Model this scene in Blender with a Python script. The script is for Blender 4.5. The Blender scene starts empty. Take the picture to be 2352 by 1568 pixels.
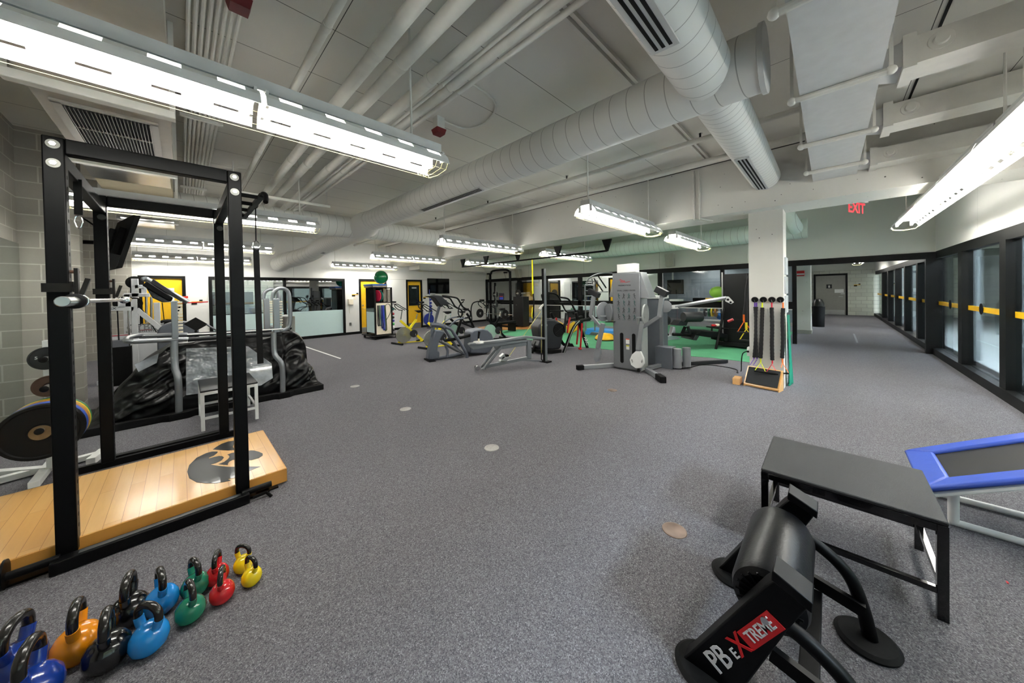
import bpy, bmesh, math, random
from mathutils import Vector, Matrix, noise
random.seed(7)
C = bpy.context.scene.collection
PI = math.pi
# ------------------------------------------------------------ camera, world, exposure
F, PPX, PPY, H = 744.4, 1176.0, 680.0, 1.55
def _axes():
    A = Vector((1905-PPX, -(658-PPY), -F)).normalized()
    B = Vector((416-PPX, -(685-PPY), -F))
    U = A.cross(B).normalized()
    B = U.cross(A)
    return Matrix((A, B, U))
R3 = _axes()
cam_d = bpy.data.cameras.new('camera'); cam = bpy.data.objects.new('camera', cam_d); C.objects.link(cam)
cam.matrix_world = Matrix.Translation((0, 0, H)) @ R3.to_4x4()
cam_d.sensor_width = 36; cam_d.lens = F*36/2352; cam_d.shift_y = -104/2352
cam_d.clip_start = .05; cam_d.clip_end = 200
bpy.context.scene.camera = cam
w = bpy.data.worlds.new('world'); bpy.context.scene.world = w; w.use_nodes = True
w.node_tree.nodes['Background'].inputs[0].default_value = (.6, .65, .7, 1)
w.node_tree.nodes['Background'].inputs[1].default_value = .05
vs = bpy.context.scene.view_settings
vs.view_transform = 'Standard'; vs.look = 'None'; vs.gamma = 1; vs.use_curve_mapping = False; vs.exposure = 1.5
TUBE = 20.0      # strength of the fluorescent tubes
# measured points of the place: a sight line from the viewpoint met with a real plane (floor height z, wall plane X or Y)
def _ray(x, y): return R3 @ Vector((x-PPX, -(y-PPY), -F))
def Z_(x, y, z=0.0): d = _ray(x, y); return d*((z-H)/d.z)+Vector((0, 0, H))
def X_(x, y, X): d = _ray(x, y); return d*(X/d.x)+Vector((0, 0, H))
def Y_(x, y, Y): d = _ray(x, y); return d*(Y/d.y)+Vector((0, 0, H))

# ------------------------------------------------------------ materials
MC = {}
def srgb(c):
    if isinstance(c, str): c = tuple(int(c[i:i+2], 16)/255 for i in (0, 2, 4))
    return tuple(x/12.92 if x <= .04045 else ((x+.055)/1.055)**2.4 for x in c)+(1,)
class NT:
    def __init__(s, name):
        s.m = bpy.data.materials.new(name); s.m.use_nodes = True; s.t = s.m.node_tree; s.b = s.t.nodes['Principled BSDF']
    def n(s, typ, **k):
        n = s.t.nodes.new(typ)
        for a, v in k.items():
            if a.startswith('i_'): n.inputs[a[2:].replace('_', ' ')].default_value = v
            else: setattr(n, a, v)
        return n
    def l(s, a, b): s.t.links.new(a, b)
    def math(s, op, a, b=None, c=None):
        n = s.n('ShaderNodeMath', operation=op)
        for i, v in enumerate((a, b, c)):
            if v is None: continue
            if isinstance(v, (int, float)): n.inputs[i].default_value = v
            else: s.l(v, n.inputs[i])
        return n.outputs[0]
    def mix(s, f, a, b):
        n = s.n('ShaderNodeMix', data_type='RGBA')
        if isinstance(f, (int, float)): n.inputs[0].default_value = f
        else: s.l(f, n.inputs[0])
        for i, v in ((6, a), (7, b)):
            if isinstance(v, tuple): n.inputs[i].default_value = v
            else: s.l(v, n.inputs[i])
        return n.outputs[2]
    def coord(s):
        g = s.n('ShaderNodeNewGeometry'); sp = s.n('ShaderNodeSeparateXYZ'); s.l(g.outputs['Position'], sp.inputs[0]); return g.outputs['Position'], sp.outputs
    def noise(s, vec, scale, detail=2, rough=.5):
        n = s.n('ShaderNodeTexNoise'); n.inputs['Scale'].default_value = scale; n.inputs['Detail'].default_value = detail; n.inputs['Roughness'].default_value = rough
        if vec is not None: s.l(vec, n.inputs['Vector'])
        return n.outputs[0]
    def bump(s, h, strength=.3, dist=.01):
        n = s.n('ShaderNodeBump'); n.inputs['Strength'].default_value = strength; n.inputs['Distance'].default_value = dist
        s.l(h, n.inputs['Height']); s.l(n.outputs[0], s.b.inputs['Normal'])
def mat(name, col, rough=.5, metal=0., var=.06, nscale=12, bump=0., bscale=60, coat=0., spec=.5):
    if name in MC: return MC[name]
    t = NT(name); c = srgb(col)
    tc = t.n('ShaderNodeTexCoord'); v = tc.outputs['Object']
    f = t.noise(v, nscale, 3)
    dark = tuple(x*(1-var*2) for x in c[:3])+(1,); lite = tuple(min(1, x*(1+var)) for x in c[:3])+(1,)
    t.l(t.mix(f, dark, lite), t.b.inputs['Base Color'])
    t.b.inputs['Roughness'].default_value = rough; t.b.inputs['Metallic'].default_value = metal
    t.b.inputs['Coat Weight'].default_value = coat; t.b.inputs['Specular IOR Level'].default_value = spec
    if bump: t.bump(t.noise(v, bscale, 2), bump, .005 if bscale > 20 else .03)
    MC[name] = t.m; return t.m
def emis(name, col, st):
    if name in MC: return MC[name]
    t = NT(name); t.b.inputs['Base Color'].default_value = srgb(col)
    t.b.inputs['Emission Color'].default_value = srgb(col); t.b.inputs['Emission Strength'].default_value = st
    MC[name] = t.m; return t.m
def glassm(name, tint, fr=.0, refl=.08, rough=.02):
    if name in MC: return MC[name]
    t = NT(name)
    tr = t.n('ShaderNodeBsdfTransparent'); tr.inputs[0].default_value = tint
    gl = t.n('ShaderNodeBsdfGlossy'); gl.inputs['Roughness'].default_value = rough; gl.inputs[0].default_value = (1, 1, 1, 1)
    lw = t.n('ShaderNodeFresnel'); lw.inputs[0].default_value = 1.5
    f = t.math('ADD', t.math('MULTIPLY', lw.outputs[0], .9), refl)
    mx = t.n('ShaderNodeMixShader'); t.l(f, mx.inputs[0]); t.l(tr.outputs[0], mx.inputs[1]); t.l(gl.outputs[0], mx.inputs[2])
    t.l(mx.outputs[0], t.t.nodes['Material Output'].inputs[0]); MC[name] = t.m; return t.m

def carpet(name, dark, lite, fl):
    t = NT(name); pos, o = t.coord()
    vo = t.n('ShaderNodeTexVoronoi'); vo.inputs['Scale'].default_value = 230; t.l(pos, vo.inputs['Vector'])
    sp = t.n('ShaderNodeSeparateColor'); t.l(vo.outputs['Color'], sp.inputs[0])
    n2 = t.noise(pos, 60, 2, .7)
    f = t.math('ADD', t.math('MULTIPLY', sp.outputs[0], .75), t.math('MULTIPLY', n2, .35))
    base = t.mix(f, srgb(dark), srgb(lite))
    fk = t.math('GREATER_THAN', sp.outputs[1], .93)
    base = t.mix(t.math('MULTIPLY', fk, .55), base, srgb(fl))
    big = t.noise(pos, .7, 3); base2 = t.mix(t.math('MULTIPLY', big, .22), base, srgb(dark))
    t.l(base2, t.b.inputs['Base Color']); t.b.inputs['Roughness'].default_value = .95; t.b.inputs['Specular IOR Level'].default_value = .15
    t.bump(vo.outputs['Distance'], .5, .004); return t.m
def blocks(name, col, mortar, axis, w=.4, h=.2, off=0., mo=.012):
    t = NT(name); pos, o = t.coord(); cb = t.n('ShaderNodeCombineXYZ'); t.l(o[axis], cb.inputs[0]); t.l(o[2], cb.inputs[1])
    br = t.n('ShaderNodeTexBrick'); br.inputs['Scale'].default_value = 1; br.inputs['Brick Width'].default_value = w; br.inputs['Row Height'].default_value = h
    br.inputs['Mortar Size'].default_value = mo; br.inputs['Mortar Smooth'].default_value = .1
    t.l(cb.outputs[0], br.inputs['Vector']); c = srgb(col)
    br.inputs['Color1'].default_value = c; br.inputs['Color2'].default_value = tuple(x*.86 for x in c[:3])+(1,); br.inputs['Mortar'].default_value = srgb(mortar)
    n = t.noise(pos, 25, 4, .7); col2 = t.mix(t.math('MULTIPLY', n, .25), br.outputs['Color'], tuple(x*.6 for x in c[:3])+(1,))
    t.l(col2, t.b.inputs['Base Color']); t.b.inputs['Roughness'].default_value = .85
    t.bump(t.math('ADD', t.math('MULTIPLY', br.outputs['Fac'], -1.), t.math('MULTIPLY', n, .3)), .5, .01); return t.m
def jointed(name, col, line, specs, rough=.8, pits=False):
    """painted surface with thin dark joint lines: specs = [(axis, spacing, offset, half width)]"""
    t = NT(name); pos, o = t.coord(); c = srgb(col); n = t.noise(pos, 6, 4)
    cc = t.mix(t.math('MULTIPLY', n, .18), c, tuple(x*.8 for x in c[:3])+(1,))
    m = None
    for ax, s, off, hw in specs:
        a = t.math('ABSOLUTE', t.math('SUBTRACT', t.math('PINGPONG', t.math('SUBTRACT', o[ax], off), s/2), 0.))
        k = t.math('LESS_THAN', a, hw); m = k if m is None else t.math('MAXIMUM', m, k)
    if pits:
        vo = t.n('ShaderNodeTexVoronoi'); vo.inputs['Scale'].default_value = 9; t.l(pos, vo.inputs['Vector'])
        k = t.math('LESS_THAN', vo.outputs['Distance'], t.math('MULTIPLY', t.noise(pos, 3, 1), .12)); m = k if m is None else t.math('MAXIMUM', m, k)
    if m is not None: cc = t.mix(m, cc, srgb(line))
    t.l(cc, t.b.inputs['Base Color']); t.b.inputs['Roughness'].default_value = rough; t.bump(t.noise(pos, 80, 2), .08, .003); return t.m
def wood(name, ax_len, pw=.075, pl=1.1, c1='D9A45C', c2='E8BE7C', seam='9A6A33', coat=.5):
    t = NT(name); pos, o = t.coord(); cb = t.n('ShaderNodeCombineXYZ'); t.l(o[ax_len], cb.inputs[0]); t.l(o[1-ax_len] if ax_len < 2 else o[0], cb.inputs[1])
    br = t.n('ShaderNodeTexBrick'); br.inputs['Scale'].default_value = 1; br.inputs['Brick Width'].default_value = pl; br.inputs['Row Height'].default_value = pw
    br.inputs['Mortar Size'].default_value = .0012; br.inputs['Color1'].default_value = srgb(c1); br.inputs['Color2'].default_value = srgb(c2); br.inputs['Mortar'].default_value = srgb(seam)
    t.l(cb.outputs[0], br.inputs['Vector'])
    mp = t.n('ShaderNodeMapping'); sc = [22, 22, 22]; sc[ax_len] = 2.0; mp.inputs['Scale'].default_value = sc; t.l(pos, mp.inputs[0])
    n = t.noise(mp.outputs[0], 1.6, 5, .65)
    cc = t.mix(t.math('MULTIPLY', n, .5), br.outputs['Color'], srgb('B87F3E'))
    t.l(cc, t.b.inputs['Base Color']); t.b.inputs['Roughness'].default_value = .33; t.b.inputs['Coat Weight'].default_value = coat; t.b.inputs['Coat Roughness'].default_value = .15; return t.m
def duct(name, axis, pitch=.16, col='DEDDD8'):
    t = NT(name); pos, o = t.coord(); c = srgb(col)
    other = o[1] if axis == 0 else o[0]
    ph = t.math('ADD', o[axis], t.math('MULTIPLY', other, .12))
    a = t.math('PINGPONG', ph, pitch/2); k = t.math('LESS_THAN', a, .0035)
    t.l(t.mix(t.math('MULTIPLY', k, .55), c, srgb('55554f')), t.b.inputs['Base Color']); t.b.inputs['Roughness'].default_value = .5
    t.b.inputs['Specular IOR Level'].default_value = .4
    t.bump(k, .5, .004); return t.m

BLACK = mat('black_steel', '040405', .45, 0, .1, spec=.16); BLK2 = mat('black_matte', '0a0a0a', .7, spec=.2); RUB = mat('black_rubber', '0c0c0d', .75, bump=.2, spec=.2)
CHROME = mat('chrome', 'd8d8d8', .18, 1., .03); STEEL = mat('brushed_steel', 'b9bab8', .32, 1.); SILV = mat('silver_paint', '8C8F93', .33, .6, .03)
GREY = mat('grey_plastic', '585C64', .45); DGREY = mat('dark_grey_plastic', '232427', .5, spec=.3); WHT = mat('white_paint', 'DEDEDC', .45); OFFW = mat('painted_pipe', 'DAD8D0', .55)
YEL = mat('yellow_door', 'EDB70C', .45); FRAME = mat('black_frame', '080808', .5, spec=.2); ANOD = mat('dark_bronze_frame', '090908', .5, 0, spec=.2)
RED = mat('red_paint', 'C0161A', .35); DRED = mat('dark_red', '6b1014', .5); YPAINT = mat('bike_yellow', 'F2DE1E', .3); IVORY = mat('ivory_plastic', 'E7DFCB', .5)
FROST = mat('frosted_glass', 'C9E1E1', .55, var=.01); SCREEN = mat('screen_black', '050506', .08, coat=.5)

# ------------------------------------------------------------ geometry
class G:
    def __init__(s): s.b = bmesh.new()
    def quad(s, pts): s.b.faces.new([s.b.verts.new(p) for p in pts]); return s
    def hexa(s, p):
        v = [s.b.verts.new(q) for q in p]
        for f in ((0, 3, 2, 1), (4, 5, 6, 7), (0, 1, 5, 4), (1, 2, 6, 5), (2, 3, 7, 6), (3, 0, 4, 7)): s.b.faces.new([v[i] for i in f])
        return s
    def box(s, x0, x1, y0, y1, z0, z1):
        x0, x1 = sorted((x0, x1)); y0, y1 = sorted((y0, y1)); z0, z1 = sorted((z0, z1))
        return s.hexa([(x0, y0, z0), (x1, y0, z0), (x1, y1, z0), (x0, y1, z0), (x0, y0, z1), (x1, y0, z1), (x1, y1, z1), (x0, y1, z1)])
    def bar(s, p, q, w, h=None, up=(0, 0, 1)):
        p, q = Vector(p), Vector(q); h = h or w; d = (q-p).normalized(); u = Vector(up)
        if abs(d.dot(u)) > .97: u = Vector((0, 1, 0)) if abs(d.y) < .9 else Vector((1, 0, 0))
        a = d.cross(u).normalized(); c = a.cross(d).normalized()
        P = []
        for o in (p, q):
            for i, j in ((-1, -1), (1, -1), (1, 1), (-1, 1)): P.append(o+a*(i*w/2)+c*(j*h/2))
        return s.hexa(P)
    def ring(s, cen, a, c, r, n): return [s.b.verts.new(cen+a*(r*math.cos(2*PI*i/n))+c*(r*math.sin(2*PI*i/n))) for i in range(n)]
    def tube(s, pts, r, n=10, caps=True, closed=False):
        pts = [Vector(p) for p in pts]; rs = r if isinstance(r, (list, tuple)) else [r]*len(pts)
        N = len(pts); T = []
        for i in range(N):
            if closed: d = pts[(i+1) % N]-pts[i-1]
            else: d = pts[min(i+1, N-1)]-pts[max(i-1, 0)]
            T.append(d.normalized())
        a = T[0].cross(Vector((0, 0, 1)))
        if a.length < .05: a = T[0].cross(Vector((0, 1, 0)))
        a.normalize(); rings = []
        for i in range(N):
            a = (a-T[i]*a.dot(T[i])); a.normalize(); c = T[i].cross(a)
            rings.append(s.ring(pts[i], a, c, rs[i], n))
        for i in range(N if closed else N-1):
            A, B = rings[i], rings[(i+1) % N]
            for k in range(n): s.b.faces.new((A[k], A[(k+1) % n], B[(k+1) % n], B[k]))
        if caps and not closed: s.b.faces.new(rings[0][::-1]); s.b.faces.new(rings[-1])
        return s
    def cyl(s, p, q, r, n=20, r2=None): return s.tube([p, q], [r, r if r2 is None else r2], n)
    def lathe(s, prof, cen=(0, 0, 0), axis=(0, 0, 1), n=28):
        """prof: [(radius, height along the axis)]"""
        cen = Vector(cen); d = Vector(axis).normalized(); a = d.cross(Vector((0, 0, 1)))
        if a.length < .05: a = d.cross(Vector((0, 1, 0)))
        a.normalize(); c = d.cross(a); rings = []
        for r, h in prof:
            if r < 1e-5: rings.append([s.b.verts.new(cen+d*h)])
            else: rings.append(s.ring(cen+d*h, a, c, r, n))
        for A, B in zip(rings, rings[1:]):
            for k in range(n):
                if len(A) == 1 and len(B) == 1: continue
                if len(A) == 1: s.b.faces.new((A[0], B[(k+1) % n], B[k]))
                elif len(B) == 1: s.b.faces.new((A[k], A[(k+1) % n], B[0]))
                else: s.b.faces.new((A[k], A[(k+1) % n], B[(k+1) % n], B[k]))
        for Rg, rev in ((rings[0], True), (rings[-1], False)):
            if len(Rg) > 2: s.b.faces.new(Rg[::-1] if rev else Rg)
        return s
    def sph(s, c, r, sq=(1, 1, 1), n=24):
        m = Matrix.Translation(c) @ Matrix.Diagonal((r*sq[0], r*sq[1], r*sq[2], 1)); bmesh.ops.create_uvsphere(s.b, u_segments=n, v_segments=n//2, radius=1, matrix=m); return s
    def prism(s, poly, o, u, v, d):
        """poly (a,b) in the plane o + a*u + b*v, extruded along vector d"""
        o, u, v, d = Vector(o), Vector(u), Vector(v), Vector(d)
        A = [s.b.verts.new(o+u*a+v*b) for a, b in poly]; B = [s.b.verts.new(o+u*a+v*b+d) for a, b in poly]; n = len(poly)
        s.b.faces.new(A[::-1]); s.b.faces.new(B)
        for i in range(n): s.b.faces.new((A[i], A[(i+1) % n], B[(i+1) % n], B[i]))
        return s
    def pts(s, P, d):
        d = Vector(d); A = [s.b.verts.new(Vector(p)) for p in P]; B = [s.b.verts.new(Vector(p)+d) for p in P]; n = len(P)
        s.b.faces.new(A[::-1]); s.b.faces.new(B)
        for i in range(n): s.b.faces.new((A[i], A[(i+1) % n], B[(i+1) % n], B[i]))
        return s
def curve(pts, k=5):
    """Catmull-Rom smoothing of a polyline"""
    P = [Vector(p) for p in pts]; out = []
    for i in range(len(P)-1):
        a, b, c, d = P[max(i-1, 0)], P[i], P[i+1], P[min(i+2, len(P)-1)]
        for j in range(k):
            t = j/k; out.append(.5*((2*b)+(c-a)*t+(2*a-5*b+4*c-d)*t*t+(3*b-a-3*c+d)*t**3))
    out.append(P[-1]); return out
def arc(c, r, a0, a1, u, v, n=10):
    c, u, v = Vector(c), Vector(u), Vector(v); return [c+u*(r*math.cos(a0+(a1-a0)*i/n))+v*(r*math.sin(a0+(a1-a0)*i/n)) for i in range(n+1)]
WM = {}
def tag(o, label=None, cat=None, group=None, kind=None):
    for k, v in (('label', label), ('category', cat), ('group', group), ('kind', kind)):
        if v: o[k] = v
    return o
def thing(name, label, cat, loc=(0, 0, 0), rz=0, group=None):
    o = bpy.data.objects.new(name, None); C.objects.link(o); o.empty_display_size = .1
    o.location = loc; o.rotation_euler = (0, 0, rz); WM[o.name] = Matrix.Translation(loc) @ Matrix.Rotation(rz, 4, 'Z')
    return tag(o, label, cat, group)
SPLIT = {'support_bar', 'support_rod', 'hanger_strap', 'hanger_rod', 'threaded_rod', 'lamp_holder', 'saddle', 'coupling', 'holder_pair', 'bracket_holes', 'vent_spokes'}
def obj(name, g, m, parent=None, world=True, sm=True, bev=0, ang=.6, sub=0, solid=0):
    """one mesh object; world=True: the shape was given in world coordinates"""
    b = g.b
    if name in SPLIT and parent is not None:
        seen = set(); b.verts.index_update(); b.verts.ensure_lookup_table(); isl = []
        for v0 in b.verts:
            if v0.index in seen: continue
            st = [v0]; seen.add(v0.index); cur = []
            while st:
                v = st.pop(); cur.append(v.index)
                for e in v.link_edges:
                    o_ = e.other_vert(v)
                    if o_.index not in seen: seen.add(o_.index); st.append(o_)
            isl.append(set(cur))
        if len(isl) > 1:
            last = None
            for s_ in isl:
                h = G(); h.b.free(); h.b = b.copy(); h.b.verts.ensure_lookup_table()
                bmesh.ops.delete(h.b, geom=[v for v in h.b.verts if v.index not in s_], context='VERTS')
                nm_ = name; SPLIT.discard(nm_); last = obj(nm_, h, m, parent, world, sm, bev, ang, sub, solid); SPLIT.add(nm_)
            b.free(); return last
    if parent is not None and world: bmesh.ops.transform(b, matrix=WM[parent.name].inverted(), verts=b.verts)
    bmesh.ops.recalc_face_normals(b, faces=b.faces)
    if sm:
        for f in b.faces: f.smooth = True
        for e in b.edges:
            if len(e.link_faces) != 2 or e.calc_face_angle(0) > ang: e.smooth = False
    me = bpy.data.meshes.new(name); b.to_mesh(me); b.free(); me.materials.append(m)
    o = bpy.data.objects.new(name, me); C.objects.link(o)
    if parent is not None: o.parent = parent; WM[o.name] = WM[parent.name]
    else: WM[o.name] = Matrix.Identity(4)
    if solid: md = o.modifiers.new('solid', 'SOLIDIFY'); md.thickness = solid; md.offset = 0
    if bev: md = o.modifiers.new('bevel', 'BEVEL'); md.width = bev; md.segments = 2; md.limit_method = 'ANGLE'; md.angle_limit = .7
    if sub: md = o.modifiers.new('sub', 'SUBSURF'); md.levels = sub; md.render_levels = sub
    return o
def one(name, g, m, label, cat, loc, group=None, **k):
    """a thing made of one mesh, its origin at loc"""
    bmesh.ops.translate(g.b, verts=g.b.verts, vec=-Vector(loc)); o = obj(name, g, m, None, **k); o.location = loc; WM[o.name] = Matrix.Translation(loc)
    return tag(o, label, cat, group)
def struct(name, g, m, parent=None, **k):
    o = obj(name, g, m, parent, sm=k.pop('sm', False), **k)
    if parent is None: o['kind'] = 'structure'
    return o
def cp(src, loc, rz=None, label=None, group=None):
    r = src.copy(); C.objects.link(r); r.location = loc
    if rz is not None: r.rotation_euler = (0, 0, rz)
    WM[r.name] = Matrix.Translation(loc) @ Matrix.Rotation(r.rotation_euler[2], 4, 'Z')
    if label: r['label'] = label
    if group: r['group'] = group
    for ch in list(src.children):
        c = ch.copy(); C.objects.link(c); c.parent = r; WM[c.name] = WM[r.name]
        for gc in ch.children:
            d = gc.copy(); C.objects.link(d); d.parent = c; WM[d.name] = WM[r.name]
    return r
def text(name, s, size, m, parent, loc, u, v, ext=.001, align='CENTER', wide=1.0, world=True):
    """lettering as a mesh; u = reading direction, v = up direction of the letters"""
    cu = bpy.data.curves.new(name, 'FONT'); cu.body = s; cu.size = size; cu.extrude = ext; cu.align_x = align; cu.align_y = 'CENTER'; cu.resolution_u = 2; cu.offset = size*.012
    t = bpy.data.objects.new('t', cu); C.objects.link(t); dg = bpy.context.evaluated_depsgraph_get(); me = bpy.data.meshes.new_from_object(t.evaluated_get(dg))
    bpy.data.objects.remove(t); b = bmesh.new(); b.from_mesh(me); bpy.data.meshes.remove(me)
    u, v = Vector(u).normalized(), Vector(v).normalized(); n = u.cross(v)
    M = Matrix.Translation(loc) @ Matrix((u*wide, v, n)).transposed().to_4x4(); bmesh.ops.transform(b, matrix=M, verts=b.verts)
    g = G(); g.b.free(); g.b = b; return obj(name, g, m, parent, sm=False, world=world)
# ------------------------------------------------------------ the setting
CARPET = carpet('carpet', '3C3B40', '807E82', 'a0a0a4')
CEIL = jointed('ceiling_paint', 'DAD7CE', '4a4843', [(1, .68, .07, .003), (0, 3.05, .9, .003)])
WALLW = jointed('white_wall_paint', 'E6E5E1', '9a9a96', [(0, 3.05, 2.8, .003)])
WALLG = jointed('grey_green_wall_paint', 'D2D5CC', '7b7d78', [(1, 3.05, 1.2, .004)])
BLOCK_X = blocks('block_wall_x', '9F9B92', 'B9B5AC', 0, mo=.007); BLOCK_Y = blocks('block_wall_y', '9F9B92', 'B9B5AC', 1, mo=.007)
BLOCK_W = blocks('white_block_wall', 'D9DCCF', 'B9BBB0', 1); BLOCK_P = blocks('pool_block_wall', 'D6DED6', 'AEB8B2', 0)
CONC = jointed('painted_concrete', 'D8D6CF', '5a5853', [], pits=True)
BLUEG = jointed('blue_grey_wall_paint', '7C858F', '5b636b', [(1, 1.2, 0, .004), (2, 1.7, .2, .004)])
CZ = 3.65
struct('floor', G().box(-5, 26, -1.69, 16, -.1, 0), CARPET)
struct('ceiling', G().box(-5, 26, -1.9, 16, CZ, CZ+.15), CEIL)
# left: mirror wall, block wall with chamfered corner, recess
g = G().box(-1.56, -1.36, 1.0, 7.15, 0, CZ); struct('wall_left', g, BLOCK_Y)
g = G().pts([(-1.36, 6.95, 0), (-1.0, 6.95, 0), (-.92, 7.05, 0), (-.92, 7.25, 0), (-1.36, 7.25, 0)], (0, 0, CZ)); struct('wall_left_pier', g, BLOCK_X)
struct('wall_left_recess', G().box(-3.6, -3.4, 7.15, 13.7, 0, CZ), BLOCK_Y)
struct('wall_left_return', G().box(-3.5, -1.36, 7.15, 7.3, 0, CZ), BLOCK_X)
struct('wall_back_recess', G().box(-3.5, -.92, 13.45, 13.7, 0, CZ), BLOCK_X)
struct('wall_behind', G().box(-3.2, -3.0, -1.9, 1.1, 0, CZ), BLOCK_Y)
struct('wall_behind_return', G().box(-3.1, -1.36, 1.0, 1.15, 0, CZ), BLOCK_X)
one('wall_mirror', G().box(-1.36, -1.345, 3.0, 6.93, .1, 2.24), mat('mirror_glass', 'c8d0cc', .02, 1., 0), 'tall frameless mirror on the block wall behind the plate tree', 'mirror', (-1.35, 5, .1))
# back wall with holes: door_1, office window, door_2, door_3
YB = 13.5
def wall_y(name, y0, y1, x0, x1, z1, holes, m):
    g = G(); xs = x0
    for a, b, c, d in sorted(holes):
        if a > xs: g.box(xs, a, y0, y1, 0, z1)
        if c > 0: g.box(a, b, y0, y1, 0, c)
        g.box(a, b, y0, y1, d, z1); xs = b
    g.box(xs, x1, y0, y1, 0, z1); return struct(name, g, m)
def wall_x(name, x0, x1, y0, y1, z1, holes, m):
    g = G(); ys = y0
    for a, b, c, d in sorted(holes):
        if a > ys: g.box(x0, x1, ys, a, 0, z1)
        if c > 0: g.box(x0, x1, a, b, 0, c)
        g.box(x0, x1, a, b, d, z1); ys = b
    if ys < y1: g.box(x0, x1, ys, y1, 0, z1)
    return struct(name, g, m)
wall_y('wall_back', YB, YB+.15, -.92, 11.75, CZ, [(-.82, .10, 0, 2.2), (.59, 4.47, 0, 2.2), (5.0, 7.03-.9, 0, 2.2), (7.03, 7.83, 0, 2.2)], WALLW)
struct('trim_1', G().box(-.92, 11.75, YB-.006, YB, 2.2, 2.215), mat('wall_seam', 'b9b9b5', .7))
struct('baseboard_back', G().box(.1, .59, YB-.015, YB, 0, .1).box(4.47, 5.0, YB-.015, YB, 0, .1).box(6.13, 7.03, YB-.015, YB, 0, .1).box(7.83, 11.7, YB-.015, YB, 0, .1), FRAME)
def yellow_door(n, x0, x1, win=None, hinge=1, sign=False):
    z1 = 2.2; fw = .075; a, b = x0+fw, x1-fw
    d = struct('door_%d' % n, G().box(a, b, YB+.03, YB+.075, .01, z1-fw), YEL)
    obj('door_frame', G().box(x0, a, YB-.02, YB+.12, 0, z1).box(b, x1, YB-.02, YB+.12, 0, z1).box(a, b, YB-.02, YB+.12, z1-fw, z1), FRAME, d, sm=False)
    obj('kick_plate', G().box(a+.02, b-.02, YB+.022, YB+.03, .02, .24), STEEL, d, sm=False)
    hx = b-.08 if hinge > 0 else a+.08
    obj('door_handle', G().cyl((hx, YB+.03, 1.0), (hx, YB-.04, 1.0), .012, 8).bar((hx, YB-.035, 1.0), (hx-.11*hinge, YB-.035, 1.0), .016), STEEL, d)
    obj('door_lock', G().cyl((hx, YB+.03, 1.13), (hx, YB+.01, 1.13), .025, 12), STEEL, d)
    if win:
        obj('window_frame', G().box(a+win[0]-.03, b-win[0]+.03, YB+.02, YB+.03, win[1]-.03, win[2]+.03), FRAME, d, sm=False)
        obj('window_pane', G().box(a+win[0], b-win[0], YB+.012, YB+.02, win[1], win[2]), mat('dark_glass', '1d2325', .06, coat=.3), d, sm=False)
        obj('door_sign', G().box(a+win[0]+.12, b-win[0]-.12, YB+.006, YB+.012, win[2]-.13, win[2]-.06), mat('sign_grey', '9fa4a6', .5), d, sm=False)
    if sign: obj('door_sign', G().box(a+.38, b-.16, YB+.022, YB+.03, 1.45, 1.85), WHT, d, sm=False)
    return d
yellow_door(1, -.82, .10, sign=True); yellow_door(2, 5.0, 6.13, hinge=-1); yellow_door(3, 7.03, 7.83, win=(.09, 1.06, 1.93))
# office window (two panes, lower part frosted)
w1 = struct('window_1', G().box(.59, .67, YB-.03, YB+.1, 0, 2.2).box(4.39, 4.47, YB-.03, YB+.1, 0, 2.2).box(2.48, 2.56, YB-.03, YB+.1, 0, 2.2)
    .box(.67, 4.39, YB-.03, YB+.1, 2.1, 2.2).box(.67, 2.48, YB-.03, YB+.1, 0, .1).box(2.56, 4.39, YB-.03, YB+.1, 0, .1), FRAME)
OG = glassm('office_glass', (.86, .88, .88, 1), refl=.03)
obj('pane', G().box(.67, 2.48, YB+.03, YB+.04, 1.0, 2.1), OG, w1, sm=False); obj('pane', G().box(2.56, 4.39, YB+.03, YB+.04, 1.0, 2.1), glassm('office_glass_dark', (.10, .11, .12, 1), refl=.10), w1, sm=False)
obj('frosted_pane', G().box(.67, 2.48, YB+.025, YB+.045, .1, 1.0), FROST, w1, sm=False); obj('frosted_pane', G().box(2.56, 4.39, YB+.025, YB+.045, .1, 1.0), FROST, w1, sm=False)
# office behind the window
struct('wall_office_back', G().box(.3, 6, 15.9, 16.0, 0, CZ), BLOCK_P)
struct('wall_office_side', G().box(2.6, 2.7, YB+.15, 16, 0, CZ), mat('dark_partition', '6a6c6c', .8)); struct('wall_office_left', G().box(.2, .3, YB+.15, 16, 0, CZ), WALLW)
t = thing('wall_cabinet', 'dark grey wall cabinet seen through the left office window pane', 'cabinet', (1.2, 15.6, 1.2)); obj('cabinet_body', G().box(.5, 1.9, 15.5, 15.9, 1.3, 1.75), mat('cabinet_grey', '45484c', .5), t, sm=False); obj('shelf', G().box(.5, 1.9, 15.45, 15.5, 1.27, 1.3), BLK2, t, sm=False)
t = thing('office_counter', 'counter with clutter seen through the left office window pane', 'counter', (1.3, 15.5, 0)); obj('counter_body', G().box(.4, 2.5, 15.3, 15.9, 0, .9), mat('cabinet_grey', ''), t, sm=False); obj('worktop', G().box(.38, 2.55, 15.25, 15.9, .9, .94), BLK2, t, sm=False)
one('tennis_ball', G().sph((.95, 15.45, 1.80), .05, n=12), mat('tennis_yellow', 'C8E020', .7), 'yellow green ball on top of the dark cabinet in the office', 'ball', (.95, 15.45, 1.80))
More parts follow.
